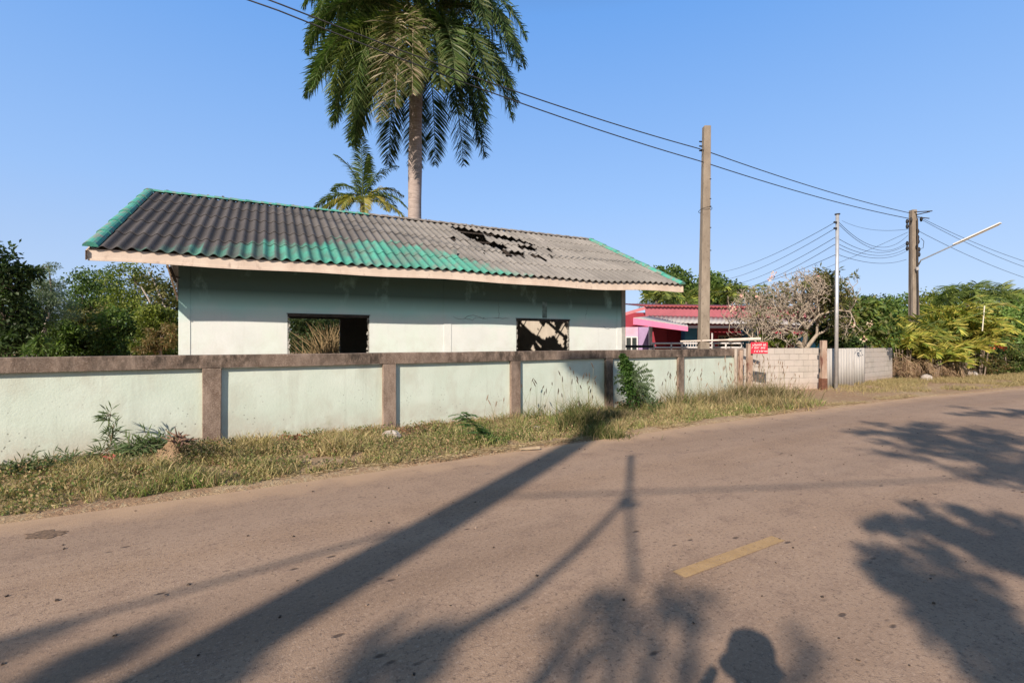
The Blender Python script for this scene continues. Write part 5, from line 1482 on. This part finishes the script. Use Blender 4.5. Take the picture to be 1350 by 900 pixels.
# creeping plants with long narrow leaves at the left
def creeper(label, pts, n, L, pal, red=False):
    c = P(*pts[0]); root = thing('creeping_plant', label, 'plant', tuple(c * [1, 1, 0]), 'creeping plants at the wall foot')
    mb = MB(); ms = MB()
    A = np.array([P(*q) for q in pts]); t = np.arange(len(A)); tt = np.linspace(0, len(A) - 1, 24)
    V = np.stack([np.interp(tt, t, A[:, k]) for k in range(3)], 1); ms.tube(V, .006, 5, c=(.22, .16, .10))
    for k in range(n):
        i = R.integers(0, 24); p = V[i]; d_ = unit(R.normal(size=3) * [1, .5, .6] + [-.2, 0, .3]); l = L * R.uniform(.5, 1.2)
        q = p + d_ * l * R.uniform(.3, 1); ms.tube([p, q], .003, 3, c=(.2, .16, .1), cap=False)
        for j in range(4):
            d2 = unit(d_ + R.normal(0, .45, 3)); s_ = unit(np.cross(d2, [0, -1, .2])); o_ = p + (q - p) * R.random()
            mb.add([o_, o_ + d2 * .07 + s_ * .008, o_ + d2 * .15 - [0, 0, .02], o_ + d2 * .07 - s_ * .008], [[0, 1, 2, 3]], np.array(pal[R.integers(0, len(pal))]) * R.uniform(.8, 1.3))
    ms.build('stem', LEAF, root); mb.build('foliage', LEAF, root)
    return root


LG = [(.07, .11, .05), (.10, .14, .06), (.06, .09, .04)]
creeper('dark creeping plant with narrow leaves at the far left wall foot', [(-10, 632, 5.9), (30, 622, 6.0), (70, 620, 6.1), (100, 612, 6.2)], 190, .28, LG)
creeper('sprawling plant with long thin leaves reaching up the first panel', [(95, 618, 6.25), (125, 604, 6.4), (145, 590, 6.5), (150, 560, 6.55)], 44, .22, LG)
creeper('arching spray of green narrow leaves left of the earth mound', [(150, 604, 6.4), (180, 590, 6.55), (205, 586, 6.6), (228, 592, 6.7)], 150, .24, [(.09, .14, .055), (.12, .17, .07)])
creeper('thin upright weed with tiny leaves on the first mint panel', [(148, 588, 6.5), (142, 565, 6.6), (146, 545, 6.65), (140, 550, 6.65)], 14, .10, LG)
# red flower/litter piece
p = P(146, 604, 6.2); mb = MB(); clump_leaves(mb, p, .05, 22, .05, .04, [(.65, .12, .10), (.7, .25, .2)]); mb.build('red_blossom', bpy.data.materials['petal'], loc=p, label='single red blossom low on the creeping plants at left', cat='flower')

# earth mound with uprooted stump
mp = P(222, 604, 6.55); mz = gz(mp[0], mp[1])
V = np.zeros((28, 14, 3))
for i in range(28):
    for j in range(14):
        a_ = 2 * math.pi * (i % 27) / 27; r_ = j / 13
        hgt = .34 * (1 - r_) ** 1.3 * (.7 + .6 * fbm(math.cos(a_) * r_ * 2, math.sin(a_) * r_ * 2, 2.5, 66))
        V[i, j] = (mp[0] + math.cos(a_) * r_ * .36 + .06 * (1 - r_), mp[1] + math.sin(a_) * r_ * .27, mz + hgt - .03)
mb = MB(); mb.grid(V[::-1]); mb.build('earth_mound', SOILM, loc=(mp[0], mp[1], mz), label='small reddish earth mound at the foot of the first post', cat='mound')
st = P(238, 582, 6.6)
mb = MB()
for k in range(34):
    a_ = R.uniform(0, 6.28); d_ = unit([math.cos(a_), math.sin(a_) * .5, R.uniform(-.2, 1.1)]); p0 = st + R.normal(0, .03, 3); l = R.uniform(.07, .22)
    mb.tube([p0, p0 + d_ * l * .5 + R.normal(0, .012, 3), p0 + d_ * l + R.normal(0, .02, 3)], [.018, .011, .003], 5)
mb.tube([st - [.03, 0, .22], st - [.01, 0, .08], st + [.02, 0, .05]], [.085, .07, .045], 9)
mb.build('uprooted_stump', rough_mat('stump_wood', (.14, .08, .06), (.27, .17, .12), 12, rough=.95), loc=st, label='dark uprooted stump with wiry roots on top of the earth mound', cat='stump')
mb = MB()
for k in range(40): clump_leaves(mb, P(258 + R.normal(0, 24), 597 + R.normal(0, 8), 6.55 + R.normal(0, .12)), .09, 60, .03, .02, [(.09, .08, .04), (.14, .10, .06), (.07, .09, .03)], up=.3)
mb.build('dry_weed_bush', LEAF, loc=P(262, 598, 6.7), label='low brownish weed bush between the stump and first post', cat='weed')
mb = MB()
for k in range(16): clump_leaves(mb, P(555 + R.normal(0, 16), 574 + R.normal(0, 5), 8.5 + R.normal(0, .12)), .10, 60, .035, .02, [(.16, .10, .07), (.12, .10, .05), (.20, .14, .10)], up=.3)
mb.build('dry_weed_bush', LEAF, loc=P(555, 576, 8.5), label='low purplish dry weed right of the grey rock', cat='weed')
for k in range(24):
    pass
mb = MB()
for k in range(26): clump_leaves(mb, P(875 + R.normal(0, 26), 541 + R.normal(0, 5), 11.6 + R.normal(0, .2)), .13, 60, .05, .03, [(.05, .085, .025), (.08, .11, .035)], up=.3)
mb.build('green_weed_bush', LEAF, loc=P(875, 543, 11.6), label='dark green weeds spreading right of the vine-covered bush', cat='weed')

p = P(516, 577, 8.2); rock('rock', 'pale grey rock at the foot of the second concrete post', (p[0], p[1], gz(p[0], p[1]) + .05), (.17, .11, .10), seed=3)
for k, (px, py, r_, lab) in enumerate(((146, 622, .07, 'brown brick chunk below the red blossom'), (178, 612, .10, 'flat broken concrete slab left of the mound'), (205, 610, .09, 'stone chunk at the left foot of the mound'), (270, 588, .10, 'pale footing rubble beside the first post'), (497, 572, .06, 'small stone left of the second post'), (708, 562, .07, 'pale stone in the grass below the shaded panel'))):
    Yv = HC * F / (py - CY); p = P(px, py, Yv); rock('rubble_stone', lab, (p[0], p[1], gz(p[0], p[1]) + .03), (r_, r_ * .7, r_ * .55), seed=20 + k, group='loose stones on the verge')
p = P(698, 594, 7.3); mb = MB(); mb.box((p[0], p[1], .03), (.30, .05, .012), (1, .2), jit=.006); mb.build('wood_splinter', rough_mat('pale_wood', (.32, .24, .15), (.42, .33, .22), 8), loc=p, label='pale wooden splinter lying at the edge of the asphalt', cat='wood piece')
g = G(59, 704); V = np.zeros((97, 2, 3))
for i in range(97):
    a_ = 2 * math.pi * (i % 96) / 96; r_ = .12 * (.45 + 1.1 * fbm(math.cos(a_) * 2, math.sin(a_) * 2, 1.6, 5)); V[i, 0] = (g[0], g[1], .004); V[i, 1] = (g[0] + math.cos(a_) * r_ * 1.1, g[1] + math.sin(a_) * r_ * .8, .004)
mb = MB(); mb.grid(V[::-1]); mb.build('pothole_patch', rough_mat('dark_patch_soil', (.12, .08, .055), (.22, .15, .10), 22, rough=.95, bump=.8), kind='structure')
# gravel crumbs and leaf scraps on the asphalt
nsx = 420; x = R.uniform(-5, 9, nsx); y = R.uniform(2.3, 11, nsx); m_ = (edge_d(x, y) < -.1); x, y = x[m_], y[m_]; mb = MB()
for xx, yy in zip(x, y):
    r_ = R.uniform(.003, .009); tone = R.choice([.06, .1, .3]); mb.box((xx, yy, .004), (r_ * 2, r_ * 1.5, r_), (math.cos(xx * 50), math.sin(xx * 50)), c=(tone, tone * .75, tone * .6), jit=r_ * .2)
mb.build('road_grit', VCOL, kind='stuff', label='scattered grit crumbs on the asphalt', cat='grit')

# ------------------------------------------------------------------ what stands behind the photographer and throws the shadows
def caster(gx, gy, z): return np.array([gx - SD[0] * z / TE, gy - SD[1] * z / TE, z])


gA, gB = G(252, 845), G(744, 594)
dirp = unit(gB - gA); pbk = gB - SD * 17.2 + np.array([0, 0])
pole3 = thing('utility_pole', 'tall square concrete utility pole behind the photographer throwing the longest road shadow', 'utility pole', (pbk[0], pbk[1], 0))
mb = MB(); mb.tube([(pbk[0], pbk[1], -.2), (pbk[0], pbk[1], 4), (pbk[0], pbk[1], 12.0)], [.30, .28, .20], 4); mb.build('shaft', POLEC, pole3, bevel=.02)
mb = MB(); mb.tube([(pbk[0] - .9, pbk[1] - .5, 11.6), (pbk[0] + .9, pbk[1] + .5, 11.6)], .07, 4); mb.build('crossarm', DARK, pole3)
h1 = 7.65; c0 = caster(*G(0, 833), h1); pe = np.array([pbk[0] - .2, pbk[1] + .1, h1]); dc = unit(pe - c0)
cable(c0 - dc * 9, pe, .25, .03, 'bundled cable behind the photographer whose shadow crosses the lower left road')
h2 = 8.25; c1 = caster(*G(1150, 624), h2); pe = np.array([pbk[0] + .2, pbk[1] + .1, h2]); dc = unit(c1 - pe)
cable(pe, c1 + dc * 12, .3, .02, 'bundled cable behind the photographer whose shadow crosses the middle of the road')

rt = thing('spreading_tree', 'large spreading tree behind the photographer whose leafy shadows fall on the road', 'tree', (-5.4, -12.5, 0))
rt2 = thing('spreading_tree', 'second spreading tree to the right of the photographer shading the right side of the road', 'tree', (9.5, -2.7, 0))
mbT, mbL, mbT2, mbL2 = MB(), MB(), MB(), MB()
mbT2.tube([(9.5, -2.7, -.1), (9.4, -2.7, 2), (9.4, -2.6, 4.4)], [.34, .28, .22], 12); hub = np.array([-5.6, -12.4, 4.6])
mbT.tube([(-5.4, -12.5, -.1), (-5.5, -12.4, 2), hub], [.38, .30, .26], 12)
hubR = np.array([9.4, -2.6, 4.4])


def blob(px, py, z, rx, ry, n_, L=.13, Wd=.07, link=True):
    cr_ = (.20, .24, .12) if z > 7.3 else (.10, .11, .08)
    if px == 830: cr_ = (.05, .07, .05)
    g_ = G(px, py); c_ = caster(g_[0], g_[1], z); right = px > 1100
    T_, L_, h_ = (mbT2, mbL2, hubR) if right else (mbT, mbL, hub)
    # rx across, ry in depth, both in metres on the ground
    nc_ = max(1 if px == 830 else 3, int(n_ / 55))
    for i in range(nc_):
        a2 = R.uniform(0, 6.28); rr = math.sqrt(R.random())
        q = c_ + np.array([math.cos(a2) * rr * rx, math.sin(a2) * rr * ry, R.normal(0, .12)])
        clump_leaves(L_, q, cr_, 38 if z < 7.3 else 55, L, Wd, MIDG, up=.8)
        if i % 3 == 0: T_.tube([c_, (c_ + q) / 2, q], [.02, .015, .006], 4, cap=False)
    if link and (n_ > 240 or not right) and px != 830: T_.tube([h_, (h_ + c_) / 2 + [0, 0, .4], c_], [.09, .025, .008], 6, cap=False)


for a_ in ((1240, 590, 7.5, 1.1, .7, 1000), (1330, 590, 7.5, 1.2, .9, 1500), (1330, 545, 7.8, 1.4, .8, 1000), (1270, 570, 7.6, 1.1, .6, 900), (1340, 622, 7.4, .7, .35, 600), (1200, 560, 7.5, .8, .3, 350), (1195, 575, 7.5, .5, .2, 220), (1140, 568, 7.5, .4, .06, 80), (1390, 620, 7.4, 1.2, 1.0, 1200),
           (1158, 680, 5.6, .12, .03, 90), (1190, 688, 5.6, .16, .04, 150), (1235, 700, 5.6, .22, .07, 260), (1285, 712, 5.6, .25, .10, 380), (1335, 700, 5.6, .28, .09, 300), (1340, 738, 5.6, .22, .07, 300), (1390, 735, 5.6, .4, .2, 500), (1230, 684, 5.6, .14, .02, 60), (1290, 683, 5.6, .14, .02, 80),
           (1160, 728, 5.4, .07, .02, 50), (1180, 745, 5.4, .10, .02, 80), (1215, 765, 5.4, .12, .03, 140), (1250, 790, 5.4, .17, .05, 240), (1240, 815, 5.4, .13, .05, 190), (1290, 820, 5.4, .18, .06, 280), (1330, 845, 5.4, .17, .06, 260), (1290, 790, 5.4, .12, .02, 90), (1335, 815, 5.4, .12, .03, 110), (1370, 870, 5.4, .4, .2, 500),
           (60, 895, 7.2, .25, .05, 100), (10, 872, 7.2, .2, .04, 60), (110, 872, 7.2, .15, .03, 40), (470, 895, 7, .3, .08, 200), (560, 868, 7, .16, .06, 80), (350, 850, 7, .08, .03, 30),
           (830, 655, 6.2, .02, .04, 56)):
    blob(*a_)


def limb_path(pts, z, r0, r1, leafy=0):
    C = [caster(*G(*p_), z) for p_ in pts]; mbT.tube(C, np.linspace(r0, r1, len(C)), 6, cap=False)
    if leafy:
        for q in C[1:]: clump_leaves(mbL, q + R.normal(0, .05, 3), (.08, .14, .08), int(leafy * .8), .13, .045, MIDG, up=.5)
    return C


C = limb_path([(470, 890), (600, 835), (690, 785), (760, 725), (805, 680), (830, 650), (834, 600)], 6.2, .06, .022)
mbT.tube([hub, (hub + C[0]) / 2 + [0, 0, .5], C[0]], [.12, .1, .075], 6, cap=False)
limb_path([(838, 770), (833, 720), (828, 652), (830, 600)], 6.3, .03, .022)
for pts_ in ([(700, 905), (745, 850), (775, 800), (800, 785), (815, 800)], [(800, 905), (812, 850), (820, 805), (800, 788)], [(850, 905), (862, 860), (872, 820), (890, 790), (880, 780)], [(900, 905), (915, 860), (912, 815), (895, 785)], [(1020, 905), (1060, 880), (1075, 860)], [(760, 905), (765, 870), (790, 840)]):
    C = limb_path(pts_, 6.0, .04, .012, 26)
    mbT.tube([hub, (hub + C[0]) / 2, C[0]], [.08, .05, .04], 5, cap=False)
cr = thing('shadow_leaf_tuft', 'unseen leaf tuft added at the pole top behind the photographer to shade the wall', 'shadow caster', (pbk[0], pbk[1], 12))  # made-up leaves, shaped to cast the scalloped shade on the wall panel
mbC = MB()
for (sx, zz, n_) in ((.05, 1.27, 200), (.3, 1.2, 300), (.6, 1.12, 360), (.85, .98, 360), (.75, 1.28, 360), (.35, 1.34, 260), (1.05, .72, 240), (.98, 1.3, 300), (1.25, .5, 200), (1.2, .9, 300), (1.3, 1.2, 300)):
    w_ = np.array([1.2 + sx * .84, 11.10 + sx * .543, zz]); D = 20.3; c_ = np.array([w_[0] - SD[0] * D, w_[1] - SD[1] * D, w_[2] + D * TE])
    clump_leaves(mbC, c_, (.15, .15, .10), n_, .11, .075, MIDG, up=.5)
mbC.tube([(pbk[0], pbk[1], 11.9), c_], .03, 6)
mbC.build('foliage', LEAF, cr)
mbT.build('trunk', BARK, rt, smooth=True); mbL.build('crown', LEAF, rt)
mbT2.build('trunk', BARK, rt2, smooth=True); mbL2.build('crown', LEAF, rt2)

# ------------------------------------------------------------------ the photographer (only the shadow is in view)
pr = thing('person', 'person standing at the near side of the road holding a camera, seen as a shadow', 'person', (-.02, -.33, 0)); SH = -.12


def skin(name, verts, edges, radii, mat, parent, sub=1, root=0):
    v = np.array(verts) - WLOC[parent]
    if 'finger' not in name and 'thumb' not in name: v[:, 0] += SH
    me = bpy.data.meshes.new(name); me.from_pydata([tuple(a_) for a_ in v], edges, []); me.materials.append(mat)
    o_ = bpy.data.objects.new(name, me); col.objects.link(o_); o_.parent = parent; WLOC[o_] = WLOC[parent]
    o_.modifiers.new('skin', 'SKIN'); sl_ = me.skin_vertices[0].data
    for i, r_ in enumerate(radii):
        sl_[i].radius = (r_, r_) if np.isscalar(r_) else r_; sl_[i].use_root = (i == root)
    sb_ = o_.modifiers.new('sub', 'SUBSURF'); sb_.levels = sb_.render_levels = sub
    for m_ in o_.modifiers:
        if m_.type == 'SKIN': m_.use_smooth_shade = True
    return o_


SKIN = paint('skin_tone', (.42, .26, .18), .55); SHIRT = paint('blue_shirt', (.10, .16, .28), .85); TROU = paint('grey_trousers', (.07, .07, .08), .9); HAIR = paint('black_hair', (.015, .013, .012), .6)
yb = -.36
body_v = [(0, yb, .95), (0, yb, 1.15), (0, yb, 1.36), (0, yb + .02, 1.47), (0, yb + .10, 1.56), (0, yb + .17, 1.62), (0, yb + .165, 1.70)]
body_e = [(0, 1), (1, 2), (2, 3), (3, 4), (4, 5), (5, 6)]; body_r = [(.15, .11), (.145, .10), (.17, .11), (.062, .062), (.058, .058), (.082, .098), (.078, .092)]
for s_ in (-1, 1):
    n0 = len(body_v)
    body_v += [(s_ * .18, yb, 1.41), (s_ * .40, yb + .10, 1.27), (s_ * .19, yb + .27, 1.38), (s_ * .10, yb + .295, 1.53), (s_ * .09, yb + .30, 1.56)]
    body_e += [(2, n0), (n0, n0 + 1), (n0 + 1, n0 + 2), (n0 + 2, n0 + 3), (n0 + 3, n0 + 4)]; body_r += [.062, .043, .036, .026, (.035, .018)]
    n1 = len(body_v)
    body_v += [(s_ * .10, yb, .90), (s_ * .12, yb + .02, .50), (s_ * .13, yb - .02, .09), (s_ * .15, yb + .14, .035)]
    body_e += [(0, n1), (n1, n1 + 1), (n1 + 1, n1 + 2), (n1 + 2, n1 + 3)]; body_r += [.09, .06, .042, .035]
skin('body', body_v, body_e, body_r, SKIN, pr, 2)
sv, se, sr_ = [(0, yb, .86), (0, yb, 1.12), (0, yb, 1.36), (0, yb + .015, 1.46)], [(0, 1), (1, 2), (2, 3)], [(.185, .145), (.17, .125), (.19, .13), (.08, .08)]
for s_ in (-1, 1):
    n0 = len(sv); sv += [(s_ * .185, yb, 1.41), (s_ * .34, yb + .07, 1.32)]; se += [(2, n0), (n0, n0 + 1)]; sr_ += [.078, .066]
skin('shirt', sv, se, sr_, SHIRT, pr, 2)
tv, te, tr_ = [(0, yb, .95)], [], [(.135, .11)]
for s_ in (-1, 1):
    n0 = len(tv); tv += [(s_ * .10, yb, .88), (s_ * .12, yb + .02, .50), (s_ * .13, yb - .02, .10)]; te += [(0, n0), (n0, n0 + 1), (n0 + 1, n0 + 2)]; tr_ += [.105, .078, .065]
skin('trousers', tv, te, tr_, TROU, pr, 2)
for s_ in (-1, 1):
    skin('shoe', [(s_ * .13, yb - .06, .045), (s_ * .14, yb + .06, .045), (s_ * .155, yb + .19, .035)], [(0, 1), (1, 2)], [.045, .045, .035], BLACK, pr, 2)
skin('hair', [(0, yb + .11, 1.60), (0, yb + .12, 1.68), (0, yb + .15, 1.725)], [(0, 1), (1, 2)], [(.085, .07), (.097, .088), (.09, .08)], HAIR, pr, 2)
hc_ = np.array([0, yb + .12, 1.70]); prof_ = [(.150, -.04), (.145, -.03), (.118, .0), (.116, .06), (.10, .115), (.05, .145), (.001, .152)]; hc_[0] += SH
V = np.zeros((25, len(prof_), 3))
for i in range(25):
    a_ = 2 * math.pi * i / 24
    for j, (r_, z_) in enumerate(prof_): V[i, j] = hc_ + [math.cos(a_) * r_, math.sin(a_) * r_ * (.95), z_]
mb = MB(); mb.grid(V); o_ = mb.build('sun_hat', rough_mat('hat_cloth', (.20, .17, .12), (.27, .23, .17), 8), pr, smooth=True); m_ = o_.modifiers.new('s', 'SOLIDIFY'); m_.thickness = .006
cam_y = -.05
mb = MB(); mb.box((0, cam_y, 1.60), (.14, .05, .095)); mb.box((0, cam_y, 1.658), (.05, .045, .025)); mb.tube([(0, cam_y + .02, 1.60), (0, -.012, 1.60)], .033, 16, cap=False)
mb.build('camera_body', BLACK, loc=(0, cam_y, 1.6), label='black camera held up to the face by the person on the road', cat='camera', bevel=.006)
for s_ in (-1, 1):
    for k in range(4):
        z_ = 1.575 + k * .019
        L_ = (.9, 1.0, .95, .75)[3 - k]
        skin('finger', [(s_ * .088, yb + .295, z_ - .005), (s_ * .094, -.045, z_), (s_ * .086, -.022, z_ + .002), (s_ * (.082 - .030 * L_), -.015, z_ + .002)], [(0, 1), (1, 2), (2, 3)], [.010, .009, .0085, .007], SKIN, pr, 1)
    skin('thumb', [(s_ * .088, yb + .285, 1.555), (s_ * .075, -.088, 1.572), (s_ * .050, -.086, 1.590)], [(0, 1), (1, 2)], [.012, .010, .009], SKIN, pr, 1)
for s_ in (-1, 1):
    skin('ear', [(s_ * .083, yb + .155, 1.645), (s_ * .092, yb + .15, 1.675)], [(0, 1)], [.010, .012], SKIN, pr, 1)
